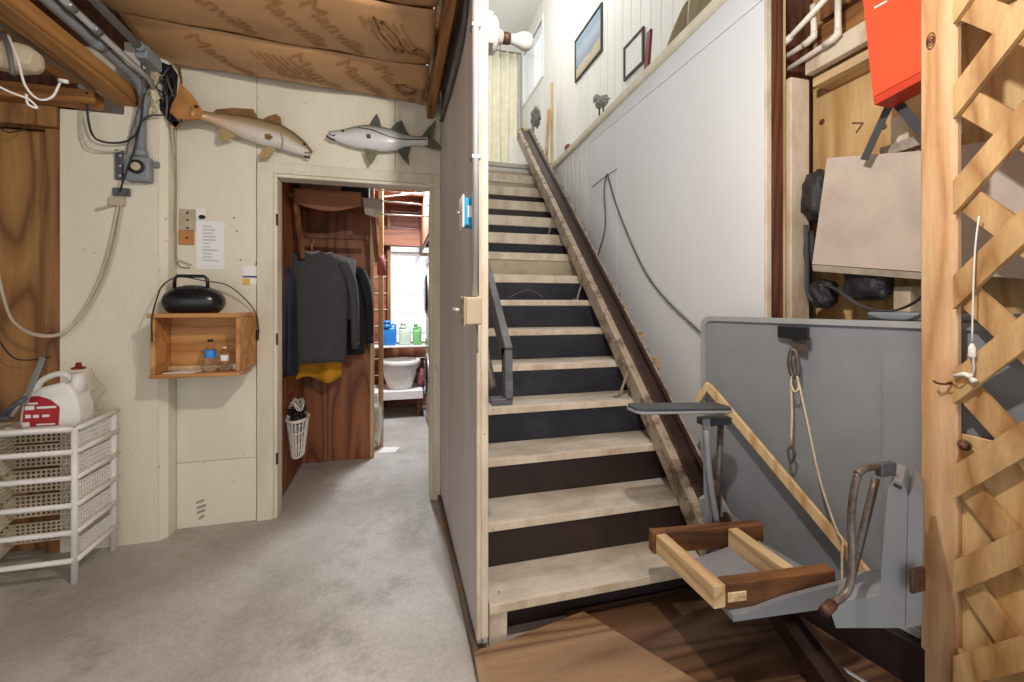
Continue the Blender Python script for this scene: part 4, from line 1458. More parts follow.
def water_bottle(c, h, label, lab, cap, lm):
    t = thing('water_bottle', tuple(c), label, 'bottle', 'water bottles in the wall box')
    r = h * .155
    prof = [(r * .8, 0), (r, .006), (r, h * .2), (r * .95, h * .24), (r, h * .28), (r, h * .62), (r * .95, h * .68), (r * .75, h * .78), (r * .42, h * .88), (r * .40, h * .93)]
    lathe('body', c, prof, 'clear_plastic', t, 18)
    lathe('label', c, [(r * 1.02, h * .42), (r * 1.03, h * .425), (r * 1.03, h * .66), (r * 1.0, h * .665)], lm, t, 18)
    lathe('cap', Vector(c) + Vector((0, 0, h * .925)), [(r * .48, 0), (r * .48, h * .07), (r * .42, h * .075)], cap, t, 14)


water_bottle(Vector((-.925, 2.565, BZ0 + .0215)), .165, 'larger clear water bottle with a blue label in the wall box', 'b', 'wire_black', 'blue_label')
water_bottle(Vector((-.862, 2.57, BZ0 + .0215)), .125, 'smaller clear water bottle with a white cap in the wall box', 's', 'white_plastic', 'paper')
lathe('pill_pot', (-.815, 2.60, BZ0 + .021), [(.018, 0), (.018, .03), (.016, .032)], 'white_plastic', None, 14, label='small white plastic pot beside the bottles in the wall box', cat='pot')

# ------------------------------------------------------------------ plates and papers on the cream wall
yw = YD
def wallbox(name, u0, v0, u1, v1, mat, th, par=None, y=YD, bev=.002, **kw):
    a, b = P(u0, v1, y=y), P(u1, v0, y=y)
    return box(name, (a.x, y - th - .0005, a.z), (b.x, y - .0005, b.z), mat, par, bev=bev, **kw)


sp1 = thing('switch_plate', tuple(P(187, 230, y=YD)), 'beige switch plate on the cream wall above the radio', 'switch')
wallbox('plate', 180, 210, 195.5, 230, 'beige_plate', .008, sp1)
for v_ in (213, 220, 228):
    lathe('screw', P(187.5, v_, y=YD - .008), [(.006, 0), (.006, .003)], 'rust', sp1, 10, (0, -1, 0))
sp2 = thing('outlet_plate', tuple(P(187, 245, y=YD)), 'tan wooden plate directly below the beige switch plate', 'outlet')
wallbox('plate', 179.5, 230.8, 194.5, 244.5, 'tan_plate', .01, sp2)
lathe('screw', P(187, 238, y=YD - .010), [(.006, 0), (.006, .003)], 'stud_dark', sp2, 10, (0, -1, 0))
pn = thing('posted_paper', tuple(P(210, 270, y=YD)), 'white typed sheet posted on the cream wall', 'paper')
wallbox('sheet', 196.5, 221.5, 224.5, 269, 'paper', .0015, pn, bev=0)
random.seed(3)
for i in range(11):
    v_ = 226 + i * 3.4
    wallbox('print_line', 203, v_, 203 + random.uniform(7, 16), v_ + 1.0, 'paper_ink', .0022, pn, bev=0)
gad = thing('dark_clip', tuple(P(202, 218, y=YD)), 'small dark clip on the wall above the posted paper', 'clip')
wallbox('backing', 196, 208.5, 206, 220, 'white_plastic', .004, gad)
blob('clip', P(202, 217, y=YD - .014), (.016, .009, .011), 'eye_dark', gad, 6, .3)
cdn = thing('notice_card', tuple(P(250, 282, y=YD)), 'small white card with blue line and yellow tag beside the door casing', 'card')
wallbox('card', 243, 266, 259, 284, 'paper', .002, cdn, bev=0)
wallbox('blue_line', 243, 276, 259, 277.6, 'blue_ink', .003, cdn, bev=0)
wallbox('yellow_tag', 243, 278.5, 250, 284.8, 'yellow_tag', .003, cdn, bev=0)
slab('dark_pennant', [P(259.5, 252, y=YD - .001), P(259.5, 266, y=YD - .001), P(255.5, 265, y=YD - .001)], (0, -.006, 0), 'grey_cable', label='tiny dark triangular clip on the wall above the card', cat='clip')
for i, (u, v_) in enumerate(((234, 218), (237, 231), (241, 260))):
    lathe('nail', P(u, v_, y=YD), [(.004, 0), (.004, .006)], 'rust', None, 8, (0, -1, 0), label=['uppermost nail head in the cream wall right of the posted paper', 'middle nail head in the cream wall right of the posted paper', 'lowest nail head in the cream wall above the card'][i], cat='nail', group='nails in the cream wall')
# dark smears low on the wall
sm = thing('hand_smear', tuple(P(201, 518, y=YD)), 'dark hand-like smear low on the cream wall', 'stain')
for i, (u0, v0, u1, v1) in enumerate(((196, 503, 204, 500), (197, 508, 206, 505), (197, 513, 205, 510), (199, 519, 204, 515))):
    a, b = P(u0, v0, y=YD - .0008), P(u1, v1, y=YD - .0008)
    v, f = bar_geo(a, b, .0012, .013, bev=0)
    mk('smear', v, f, 'weathered', sm)

# ================================================================== WHITE DRAWER TOWER
SX0, SX1, SY0, SY1 = -1.87, -1.388, 2.38, 2.665
tw_ = thing('basket_shelf', (-1.6, 2.5, 0), 'white plastic tower of mesh trays in the left corner', 'shelf')
lev = [.108, .234, .355, .477, .594, .697]
for (x, y) in ((SX1, SY0), (SX1, SY1 - .012), (SX0, SY0), (SX0, SY1 - .012)):
    tube('leg', [(x, y, 0), (x, y, .70)], .0135, 'white_plastic', tw_, 10)


def mesh_grid(corner, ux, uy, nx, ny, bw, th):
    """flat perforated panel: strips both ways"""
    corner, ux, uy = Vector(corner), Vector(ux), Vector(uy)
    nrm = ux.cross(uy).normalized() * th
    g = []
    for i in range(nx + 1):
        p = corner + ux * (i / nx)
        w_ = ux.normalized() * bw / 2
        g.append(slab_geo([p - w_, p + w_, p + w_ + uy, p - w_ + uy], nrm))
    for j in range(ny + 1):
        p = corner + uy * (j / ny)
        w_ = uy.normalized() * bw / 2
        g.append(slab_geo([p - w_, p + w_, p + w_ + ux, p - w_ + ux], nrm * .9))
    return merge(*g)


for li, z in enumerate(lev):
    tray = tube('tray_rim', [(SX0, SY0 - .012, z), (SX1, SY0 - .012, z)], .012, 'white_plastic', tw_, 8)
    tube('side_rim', [(SX1 + .012, SY0 - .005, z), (SX1 + .012, SY1, z + .012)], .011, 'white_plastic', tw_, 8)
    hgt = .1 if li else .09
    zb = z - .012
    if li < 5:
        v, f = mesh_grid((SX0 + .02, SY1 - .03, zb), (SX1 - SX0 - .04, 0, 0), (0, 0, hgt), 22, 5, .0075, .003)
        mk('back_mesh', v, f, 'mesh_shade_dirt', tw_)
        v, f = mesh_grid((SX1 - .004, SY0 + .02, zb), (0, SY1 - SY0 - .05, 0), (0, 0, hgt), 13, 5, .008, .003)
        mk('side_mesh', v, f, 'white_plastic', tw_)
        v, f = mesh_grid((SX0 + .16, SY0 + .01, zb), (-.06, SY1 - SY0 - .05, 0), (0, 0, hgt), 14, 5, .008, .003)
        mk('divider_mesh', v, f, 'mesh_shade_dirt', tw_)
    if li < 5:
        continue
    v, f = mesh_grid((SX0 + .015, SY0 + .002, zb - .006), (SX1 - SX0 - .021, 0, 0), (0, SY1 - SY0 - .03, 0), 22, 12, .009, .003)
    mk('tray_floor', v, f, 'white_plastic', tw_)
zs_ = lev[-1] - .013 + .0005
# jug with red label
jc = Vector((-1.515, 2.50, zs_))
jg = thing('white_jug', tuple(jc), 'white plastic jug with a red label and red cap on the mesh tower', 'jug')
prof = [(-.13, 0), (.11, 0), (.125, .015), (.125, .08), (.105, .13), (.072, .165), (.055, .175), (-.05, .155), (-.10, .135), (-.135, .085), (-.14, .02)]
bm = bmesh.new()
fv = [bm.verts.new((jc.x + a, jc.y - .055, jc.z + b * 1.22)) for a, b in prof]
bv = [bm.verts.new((jc.x + a, jc.y + .055, jc.z + b * 1.22)) for a, b in prof]
bm.faces.new(fv)
bm.faces.new(bv[::-1])
for i in range(len(prof)):
    j = (i + 1) % len(prof)
    bm.faces.new((fv[i], bv[i], bv[j], fv[j]))
bmesh.ops.recalc_face_normals(bm, faces=bm.faces[:])
bmesh.ops.bevel(bm, geom=bm.edges[:], offset=.016, segments=3, affect='EDGES', profile=.5)
v, f = bm_out(bm)
mk('body', v, f, 'white_plastic', jg, smooth=True)
tube('handle', [jc + Vector((-.115, 0, 0.1403)), jc + Vector((-.085, 0, 0.2074)), jc + Vector((-.03, 0, 0.2379)), jc + Vector((.02, 0, 0.2416)), jc + Vector((.06, 0, 0.2196))], .014, 'white_plastic', jg, 10, 5)
lathe('spout', jc + Vector((.085, 0, 0.1586)), [(.036, 0), (.03, .05), (.027, .085)], 'white_plastic', jg, 18)
lathe('cap', jc + Vector((.085, 0, 0.2629)), [(.03, 0), (.03, .008), (.014, .012), (.012, .028), (.009, .031)], 'red_cap', jg, 16)
yl_ = jc.y - .0565
lpts = [(-.125, .012), (.035, .012), (.04, .08), (.0, .11), (-.05, .125), (-.11, .125)]
lb = slab('label', [(jc.x + a, yl_, jc.z + b * 1.22) for a, b in lpts], (0, .002, 0), 'red_label', jg)
for (a0, b0, a1, b1) in ((-.11, .075, -.07, .09), (-.06, .078, .025, .086), (-.10, .095, -.055, .102), (-.108, .045, -.085, .058), (-.075, .045, -.05, .056), (-.035, .046, -.005, .055), (-.12, .014, -.09, .03), (-.06, .016, .02, .022)):
    box('label_print', (jc.x + a0, yl_ - .0012, jc.z + b0 * 1.22), (jc.x + a1, yl_ - .0002, jc.z + b1 * 1.22), 'paper', lb, bev=0)
jg.scale = (.84, 1, 1)
# steel caulking tool leaning beside the jug
tl = thing('steel_tool', (-1.66, 2.43, zs_), 'grey steel hand tool leaning beside the white jug', 'tool')
bar('blade', P(24, 405, y=2.40), P(43, 357, y=2.42), .006, .024, 'conduit', tl, up=(1, 0, 1))
tube('grip', [P(4, 414, y=2.40), P(14, 405, y=2.40), P(26, 398, y=2.40)], .012, 'handrail_grey', tl, 8)
tube('lever', [P(12, 416, y=2.41), P(20, 402, y=2.41), P(27, 394, y=2.41)], .008, 'conduit_light', tl, 8)
box('foot', tuple(P(-4, 421, y=2.41)), tuple(P(16, 413, y=2.45)), 'handrail_grey', tl)
cw = thing('string_tangle', tuple(P(100, 405, y=2.62)), 'thin tangled string hanging on the wall behind the white jug', 'string')
tube('string', [P(91, 368, y=2.66), P(97, 380, y=2.66), P(106, 390, y=2.66), P(98, 398, y=2.65), P(104, 408, y=2.65), P(94, 410, y=2.64), P(90, 395, y=2.65), P(98, 388, y=2.66)], .0022, 'beige_cable', cw, 5, 6)

# ================================================================== CONDUITS, CABLES AND BOXES, UPPER LEFT
XC = (-1.262, -1.212, -1.150)
co = thing('steel_conduit', (XC[0], 2.0, 2.38), 'thick grey conduit running along the beam and down to the junction box', 'conduit')
end = P(142, 158, y=YL - .02)
tube('pipe', [(XC[0], -1.5, 2.40), (XC[0], 1.5, 2.40), (XC[0], 2.52, 2.395), (XC[0] + .005, 2.60, 2.38), (XC[0] + .012, 2.655, 2.31), (end.x, YL - .03, 2.22), (end.x, YL - .03, end.z)], .023, 'grey_pvc', co, 12)
for y in (1.85, 2.3):
    lathe('coupling', (XC[0], y, 2.40), [(.028, -.03), (.028, .03)], 'grey_pvc', co, 14, (0, 1, 0))
c2_ = thing('steel_conduit', (XC[1], 2.0, 2.4), 'slim pale conduit running beside the thick grey one under the ceiling', 'conduit')
tube('pipe', [(XC[1], -1.5, 2.405), (XC[1], 2.60, 2.405), (XC[1] - .01, 2.68, 2.38)], .014, 'conduit_light', c2_, 10)
for y in (1.4, 2.05, 2.2):
    lathe('coupling', (XC[1], y, 2.405), [(.018, -.02), (.018, .02)], 'conduit', c2_, 12, (0, 1, 0))
c3_ = thing('steel_conduit', (XC[2], 2.0, 2.45), 'dark grey conduit ending in an elbow box at the ceiling corner', 'conduit')
tube('pipe', [(XC[2], -1.5, 2.455), (XC[2], 2.42, 2.455)], .017, 'grey_pvc', c3_, 10)
bxe = box('elbow_box', (XC[2] - .026, 2.40, 2.41), (XC[2] + .026, 2.54, 2.475), 'grey_pvc', c3_, bev=.008, seg=2)
box('box_cover', (XC[2] - .022, 2.42, 2.404), (XC[2] + .022, 2.52, 2.4095), 'conduit', bxe)
lathe('hub', (XC[2], 2.375, 2.455), [(.023, 0), (.023, .03)], 'grey_pvc', c3_, 12, (0, 1, 0))
# junction box on the wall
jb = thing('junction_box', tuple(P(143, 186, y=YL)), 'grey round junction box at the foot of the thick conduit', 'junction box')
jc_ = P(142, 170, y=YL)
box('body', (jc_.x - .052, YL - .055, jc_.z - .072), (jc_.x + .058, YL - .001, jc_.z + .058), 'grey_pvc', jb, bev=.012, seg=2)
lathe('hub', (end.x, YL - .03, jc_.z + .059), [(.032, 0), (.03, .03), (.027, .034)], 'grey_pvc', jb, 14)
lathe('opening', (jc_.x + .003, YL - .0555, jc_.z), [(.036, 0), (.036, .004), (.028, .005)], 'wire_black', jb, 20, (0, -1, 0))
lathe('socket', (jc_.x + .003, YL - .06, jc_.z), [(.022, 0), (.022, .008), (.015, .012)], 'beige_plate', jb, 16, (0, -1, 0))
for dx in (-.065, .068):
    box('mounting_ear', (jc_.x + dx - .014, YL - .02, jc_.z + .015), (jc_.x + dx + .014, YL - .001, jc_.z + .045), 'grey_pvc', jb)
bp = thing('switch_bracket', tuple(P(119, 178, y=YL)), 'dark metal mounting bracket left of the grey junction box', 'bracket')
wallbox('bracket_plate', 117, 151, 124, 180, 'handrail_grey', .02, bp, YL)
for v_ in (156, 166, 176):
    lathe('screw', P(120.5, v_, y=YL - .02), [(.007, 0), (.007, .006)], 'conduit_light', bp, 10, (0, -1, 0))
# ragged hole with cables beside the big fish
ho_ = thing('cable_hole', tuple(P(165, 125, y=YD)), 'ragged dark hole stuffed with cables at the wall corner by the fish tail', 'hole')
rag = [(154, 66), (158, 90), (160, 110), (166, 118), (173, 127), (177, 122), (176, 100), (178, 75), (172, 66), (162, 62)]
slab('opening', [P(u, v_, y=YL - .003) for u, v_ in rag], (0, .002, 0), 'wire_black', ho_)
rim = [P(u, v_, y=YL - .006) for u, v_ in [(176, 66), (180, 80), (178, 100), (180, 122), (174, 130), (167, 122)]]
slab('torn_edge', rim + [p + Vector((.018 - .008 * (i % 2), 0, .004)) for i, p in reversed(list(enumerate(rim)))], (0, .004, 0), 'stud_brown', ho_)
random.seed(11)
for i in range(12):
    u0 = random.uniform(157, 174)
    u1 = random.uniform(160, 174)
    v0 = random.uniform(64, 80)
    v1 = random.uniform(95, 122)
    um = random.uniform(156, 176)
    tube('cable', [P(u0, v0, y=YL - .01), P(um, (v0 + v1) / 2, y=YL - .015 - .012 * random.random()), P(u1, v1, y=YL - .008)], .0045, random.choice(['wire_black', 'grey_cable', 'black_cable']), ho_, 6, 4)
foam = thing('foam_patch', tuple(P(150, 100, y=YL)), 'crumbly pale foam patch around the conduit elbow', 'foam')
blob('foam_lump', P(152, 86, y=YL - .005), (.05, .022, .08), 'foam', foam, 2, .5)
blob('foam_lump', P(151, 103, y=YL - .003), (.03, .015, .06), 'foam', foam, 5, .5)
# cables
ca = thing('loop_cable', tuple(P(110, 140, y=YL)), 'black cable looping from the beam to the wall corner above the junction box', 'cable')
tube('cable', [P(87, 92, y=2.60), P(88, 118, y=2.64), P(95, 138, y=2.65), P(115, 143, y=2.65), P(132, 138, y=2.64), P(141, 122, y=2.63), P(144, 95, y=2.62), P(153, 80, y=2.64)], .005, 'black_cable', ca, 8, 6)
tube('cable', [P(81, 110, y=2.66), P(82, 135, y=2.66), P(90, 149, y=2.66), P(112, 152, y=2.67), P(122, 150, y=2.67)], .004, 'beige_cable', ca, 8, 6)
tube('cable', [P(163, 115, y=2.66), P(150, 116, y=2.64), P(141, 124, y=2.63), P(134, 150, y=2.62), P(124, 178, y=2.63), P(120, 192, y=2.65)], .0045, 'black_cable', ca, 8, 6)
tube('cable', [P(141, 60, y=2.56), P(143, 90, y=2.60), P(132, 130, y=2.66), P(126, 155, y=2.66)], .004, 'grey_cable', ca, 8, 5)
cbw = thing('swag_cable', tuple(P(70, 330, y=2.6)), 'pale twin cable swagging across the wall and over the plywood bay', 'cable')
for d_, r_ in ((0, .0065), (4.5, .005)):
    tube('cable', [P(120 + d_ * .7, 196, y=YL - .012), P(112 + d_, 235, y=YL - .012), P(101 + d_, 275, y=YL - .014), P(82 + d_ * .6, 312, y=YL - .02), P(62, 333 + d_ * .2, y=2.64), P(35, 334 + d_ * .3, y=2.64), P(14, 322, y=2.66), P(4, 298, y=2.68), P(-4, 262, y=2.70)], r_, 'beige_cable', cbw, 8, 6)
box('connector', tuple(P(112, 195, y=YL - .02)), tuple(P(131, 189, y=YL - .004)), 'handrail_grey', cbw)
box('connector', tuple(P(108, 205, y=YL - .022)), tuple(P(126, 198, y=YL - .003)), 'beige_plate', cbw)
bar('connector_tail', P(95, 210, y=YL - .01), P(114, 205, y=YL - .01), .008, .012, 'beige_plate', cbw)
vb = thing('corner_cables', tuple(P(173, 240, y=YD)), 'pair of thin cables running down the wall corner behind the radio', 'cable')
tube('cable', [P(172, 126, y=2.68), P(174, 170, y=YD - .03), P(171, 205, y=YD - .03), P(174, 240, y=YD - .02), P(173, 258, y=YD - .01), P(181, 261, y=YD - .008), P(191, 265, y=YD - .008)], .0045, 'beige_cable', vb, 6, 5)
tube('cable', [P(174, 128, y=2.70), P(176, 180, y=YD - .02), P(175, 215, y=YD - .02), P(177, 262, y=YD - .008), P(190, 268, y=YD - .008)], .004, 'weathered', vb, 6, 5)
bcb = thing('bay_cable', tuple(P(10, 360, y=2.7)), 'dark thin cable sagging across the plywood bay', 'cable')
tube('cable', [P(-5, 330, y=2.69), P(2, 345, y=2.69), P(14, 358, y=2.69), P(30, 360, y=2.69), P(50, 357, y=2.69)], .0035, 'black_cable', bcb, 6, 5)
tube('cable', [P(-4, 122, y=2.66), P(6, 132, y=2.66), P(22, 130, y=2.66), P(30, 124, y=2.66)], .003, 'black_cable', bcb, 6, 5)
# pale fitting and white leads under the soffit
fx = thing('soffit_fitting', tuple(P(15, 60, z=2.36)), 'pale plastic fitting with white leads under the soffit at far left', 'fitting')
blob('cover', P(14, 58, y=2.15), (.085, .05, .055), 'beige_plate', fx, 3, .12, .75)
tube('white_lead', [P(8, 35, y=2.08), P(18, 60, y=2.05), P(25, 85, y=2.08), P(38, 99, y=2.1), P(52, 97, y=2.12), P(60, 83, y=2.14)], .0042, 'white_cable', fx, 8, 6)
tube('white_lead', [P(-6, 84, y=2.0), P(10, 92, y=2.02), P(28, 99, y=2.04), P(36, 106, y=2.06), P(36, 108, y=2.06), P(28, 104, y=2.05), P(26, 94, y=2.04)], .004, 'white_cable', fx, 8, 6)
tube('grey_lead', [P(3, 33, y=2.05), P(9, 50, y=2.0), P(13, 75, y=2.0)], .008, 'grey_cable', fx, 8, 5)
tube('lead_end', [P(59, 80, y=2.14), P(68, 82, y=2.14)], .008, 'white_plastic', fx, 8)

# ================================================================== BOXES ON THE PARTITION
xf = PX0
def onpart(u, v, off=0):
    return P(u, v, x=xf - off)


pcn = thing('partition_conduit', tuple(onpart(475, 290)), 'pale steel conduit running up the partition edge from the beige switch box', 'conduit')
a = onpart(475, 296, .02)
tube('pipe', [(xf - .018, a.y, a.z), (xf - .018, a.y, 2.75)], .013, 'conduit_light', pcn, 12)
for z in (1.75, 2.2):
    v, f = merge(box_geo((xf - .034, a.y - .012, z), (xf - .001, a.y + .03, z + .015), .002))
    mk('strap', v, f, 'conduit', pcn)
sw = thing('switch_box', tuple(onpart(470, 325)), 'beige metal switch box on the partition below the conduit', 'switch box')
by0, by1 = a.y - .035, a.y + .06
zt1, zt0 = a.z - .004, onpart(470, 324, .03).z
box('body', (xf - .058, by0, zt0), (xf - .001, by1, zt1), 'beige_plate', sw, bev=.005)
box('cover', (xf - .064, by0 - .004, zt0 - .004), (xf - .0585, by1 + .004, zt1 + .002), 'beige_plate', sw)
tube('toggle', [(xf - .064, (by0 + by1) / 2, (zt0 + zt1) / 2), (xf - .095, (by0 + by1) / 2, (zt0 + zt1) / 2 + .006)], [.008, .006], 'conduit_light', sw, 8)
for z in (zt0 + .015, zt1 - .015):
    lathe('screw', (xf - .0645, by0 + .02, z), [(.005, 0), (.005, .002)], 'rust', sw, 8, (-1, 0, 0))
bl = thing('blue_box', tuple(onpart(463, 228)), 'bright blue plastic outlet box with white cover on the partition', 'outlet box')
b0, b1 = P(464, 227, y=a.y + .06), P(464, 199, y=a.y + .06)
box('body', (xf - .052, a.y + .03, b0.z), (xf - .001, a.y + .095, b1.z), 'blue_plastic', bl, bev=.004)
box('cover', (xf - .060, a.y + .022, b0.z - .008), (xf - .0525, a.y + .103, b1.z + .008), 'white_plastic', bl)
box('sticker', (xf - .040, a.y + .0285, (b0.z + b1.z) / 2 - .02), (xf - .015, a.y + .0297, (b0.z + b1.z) / 2 + .02), 'paper', bl, bev=0)
tube('knob', [(xf - .060, a.y + .06, (b0.z + b1.z) / 2), (xf - .075, a.y + .06, (b0.z + b1.z) / 2)], [.006, .004], 'conduit_light', bl, 8)
pcb = thing('partition_cables', tuple(onpart(465, 120)), 'dark and pale cables running up the partition beside the conduit', 'cable')
tube('cable', [(xf - .01, a.y + .05, b1.z + .02), (xf - .01, a.y + .055, 2.0), (xf - .01, a.y + .03, 2.7)], .005, 'white_cable', pcb, 7, 5)
tube('cable', [P(441, 121, x=xf - .012), P(452, 84, x=xf - .012), P(462, 40, x=xf - .012), P(467, -5, x=xf - .012)], .010, 'grey_cable', pcb, 8, 4)
tube('cable', [(xf - .008, a.y + .02, zt0 - .002), (xf - .008, a.y + .02, zt0 - .1)], .004, 'weathered', pcb, 6)

# ================================================================== CLOSET AND LAUNDRY THINGS
YC = 3.40


def garment(name, label, mat, c, hw_top, hw_bot, h, dep, sleeves, cat, lining=None, seed=0):
    """hanging top: shoulders slope from the neck, body hangs with folds; one shell, sleeves as parts"""
    c = Vector(c)
    t = thing(name, (c.x, c.y, c.z - h), label, cat)
    ns, m = 22, 36
    V, F = [], []
    for i in range(ns + 1):
        q = i / ns
        if q < .14:
            k = q / .14
            hw = hw_top * (.22 + .78 * k ** .7)
            dz = h * .10 * k
        else:
            k = (q - .14) / .86
            hw = hw_top + (hw_bot - hw_top) * k
            dz = h * (.10 + .90 * k)
        dd = dep * (.45 + .55 * min(1, q * 3))
        for j in range(m):
            a = 2 * math.pi * j / m
            f_ = 1 + .16 * min(1, q * 2.2) * math.sin(a * 7 + seed + q * 2.5) * abs(math.sin(a)) + .08 * noise.noise(Vector((a, q * 4, seed)))
            V.append(c + Vector((hw * math.copysign(abs(math.cos(a)) ** .8, math.cos(a)), dd * math.sin(a) * f_, -dz + .006 * math.sin(a * 5 + seed) * (q > .9))))
    for i in range(ns):
        for j in range(m):
            j2 = (j + 1) % m
            F.append([i * m + j, i * m + j2, (i + 1) * m + j2, (i + 1) * m + j])
    F.append(list(range(m)))
    F.append([ns * m + j for j in range(m)])
    mk('body', V, F, mat, t, smooth=True)
    for s_ in sleeves:
        sh = c + Vector((s_ * hw_top * .86, 0, -h * .10))
        pts = [sh, sh + Vector((s_ * .045, -.01, -.10)), sh + Vector((s_ * .075, -.015, -.28)), sh + Vector((s_ * .085, -.02, -h * .78))]
        sl = tube('sleeve', pts, [.062, .036], mat, t, 12, 5, .75)
        e_ = pts[-1]
        tube('cuff', [e_ + Vector((0, 0, .045)), e_ + Vector((0, 0, -.006))], [.038, .033], mat, sl, 12, 0, .75)
    tube('collar', [c + Vector((-.05, -.02, .0)), c + Vector((0, -.035, -.012)), c + Vector((.05, -.02, 0))], .011, lining or mat, t, 8, 4)
    return t


sh_top = P(312, 252, y=YC)
garment('sweatshirt', 'dark grey sweatshirt on a hanger inside the doorway', 'grey_knit', sh_top, .25, .235, .80, .075, (1, -1), 'sweatshirt', 'grey_lining', 1)
garment('jacket', 'black jacket hanging behind the grey sweatshirt', 'dark_knit', sh_top + Vector((.10, .195, -.03)), .24, .25, .74, .04, (1,), 'jacket', None, 4)
garment('vest', 'light grey hooded garment between the sweatshirt and the black jacket', 'grey_lining', sh_top + Vector((.075, .125, .01)), .22, .2, .5, .025, (), 'garment', None, 2)
gy = garment('dark_coat', 'navy coat hanging at the left edge inside the doorway', 'navy_box', P(286, 268, y=3.2), .06, .075, .72, .10, (), 'coat', None, 7)
yc_ = P(310, 338, y=YC + .1)
fn = lambda s_, t_: (yc_.x - .20 + .42 * s_, YC + .10 + .02 * math.sin(s_ * 14) + .01 * math.sin(t_ * 5 + s_ * 9), yc_.z - .34 * t_ * (.92 + .08 * math.sin(s_ * 9 + 1)))
v, f = sheet_geo(fn, 24, 8, .02)
mk('yellow_raincoat', v, f, 'yellow_cloth', None, True, label='bright yellow cloth hem showing below the hanging clothes', cat='cloth')
hg = thing('coat_hanger', tuple(sh_top), 'wire hanger hook above the grey sweatshirt', 'hanger')
hk_ = sh_top + Vector((0, 0, .01))
tube('hook', [hk_ + Vector((0, 0, -.03)), hk_ + Vector((0, 0, .04)), hk_ + Vector((.012, 0, .075)), hk_ + Vector((-.005, 0, .105)), hk_ + Vector((-.028, 0, .085))], .005, 'tan_plate', hg, 6, 5)
bar('shoulder_bar', hk_ + Vector((-.2, 0, -.06)), hk_ + Vector((.2, 0, -.06)), .01, .012, 'tan_plate', hg)
cr = box('closet_rail', (XH + .002, YC - .015, sh_top.z + .10), (-.20, YC + .02, sh_top.z + .135), 'stud_dark', label='dark wooden clothes rail between the hall wall and the closet edge', cat='rail')
# overhead shelf with things on it
zsf = P(330, 200, y=3.35).z
cs = thing('closet_shelf', (-.45, 3.4, zsf), 'brown shelf above the hanging clothes inside the doorway', 'shelf')
box('board', (XH + .002, 3.22, zsf - .02), (-.17, 3.68, zsf + .004), 'stud_brown', cs)
bar('brace', P(296, 203, y=3.22), P(303, 258, y=3.30), .025, .03, 'stud_brown', cs)
bar('brace', P(372, 203, y=3.30), P(377, 262, y=3.36), .025, .03, 'stud_brown', cs)
fn = lambda s_, t_: (P(293, 200, y=3.20).x + .44 * s_, 3.195 - .012 * math.sin(s_ * 9), zsf + .03 - .14 * t_ * (.7 + .3 * math.sin(s_ * 3.2)))
v, f = sheet_geo(fn, 20, 6, .012)
mk('draped_cloth', v, f, 'brown_cloth', None, True, label='brown cloth draped over the front of the closet shelf', cat='cloth')
bk = thing('woven_basket', (-.4, 3.45, zsf + .005), 'brown woven basket on the closet shelf', 'basket')
bb0, bb1 = P(300, 193, y=3.4), P(341, 180, y=3.4)
box('body', (bb0.x, 3.36, zsf + .005), (bb1.x, 3.6, zsf + .19), 'basket_brown', bk, bev=.01)
for i in range(9):
    for j in range(4):
        x = bb0.x + .02 + (bb1.x - bb0.x - .04) * i / 8
        box('weave', (x - .012, 3.352, zsf + .02 + j * .042), (x + .012, 3.3598, zsf + .045 + j * .042), 'brown_cloth' if (i + j) % 2 else 'basket_brown', bk, bev=.002)
box('navy_carton', (XH + .01, 3.38, zsf + .005), (bb0.x - .01, 3.62, zsf + .21), 'navy_box', label='navy box at the left end of the closet shelf', cat='box')
box('dark_bag', (bb1.x + .012, 3.40, zsf + .005), (-.19, 3.62, zsf + .2), 'dark_cloth', bev=.03, seg=3, label='dark bag at the right end of the closet shelf', cat='bag')
cdq = [P(363, 198, y=3.2), P(383, 199, y=3.2), P(383, 213, y=3.2), P(377, 218, y=3.2), P(365, 214, y=3.2)]
slab('hanging_paper', cdq, (0, .003, 0), 'weathered', label='pale grey paper tag hanging at the shelf corner', cat='paper')
# clothes airer rods
ai = thing('airer', (.0, 4.0, 2.0), 'white rods of a clothes airer below the laundry joists', 'airer')
for (u0, v0, u1, v1, y) in ((372, 189, 432, 197, 3.9), (374, 200, 432, 206, 3.9), (374, 214, 432, 217, 3.9), (378, 197, 432, 192, 4.05)):
    tube('rod', [P(u0, v0, y=y), P(u1 + 4, v1, y=y)], .007, 'white_metal', ai, 8)
tube('upright', [P(371, 183, y=3.88), P(373, 205, y=3.88)], .009, 'white_metal', ai, 8)
# dark red bottle/bag hung on the pale stud
hbz = P(379, 265, y=3.9)
lathe('hung_bottle', hbz + Vector((.02, -.0, -.09)), [(.02, 0), (.035, .01), (.035, .11), (.02, .14), (.014, .17)], 'pink_cloth', None, 14, label='dark red bottle hanging on the pale stud in the passage', cat='bottle')
# wall basket with odds and ends
bc = Vector((-.637, 3.2, .485))
wb_ = thing('hanging_basket', tuple(bc), 'white plastic basket of black odds and ends on the hall wall', 'basket')
g = []
nb = 18
for i in range(nb):
    a = 2 * math.pi * i / nb
    p0_ = bc + Vector((.064 * math.cos(a), .13 * math.sin(a), 0))
    p1_ = bc + Vector((.035 * math.cos(a), .08 * math.sin(a), -.25))
    g.append(tube_geo([p0_, p1_], .005, 5))
v, f = merge(*g)
mk('ribs', v, f, 'white_plastic', wb_)
for t_ in (0, .33, .66, 1):
    rx_, ry_ = .064 + (.035 - .064) * t_, .13 + (.08 - .13) * t_
    tube('rim' if t_ == 0 else 'hoop', [bc + Vector((rx_ * math.cos(q * math.pi / 8), ry_ * math.sin(q * math.pi / 8), -.25 * t_)) for q in range(17)], .011 if t_ == 0 else .005, 'white_plastic', wb_, 6)
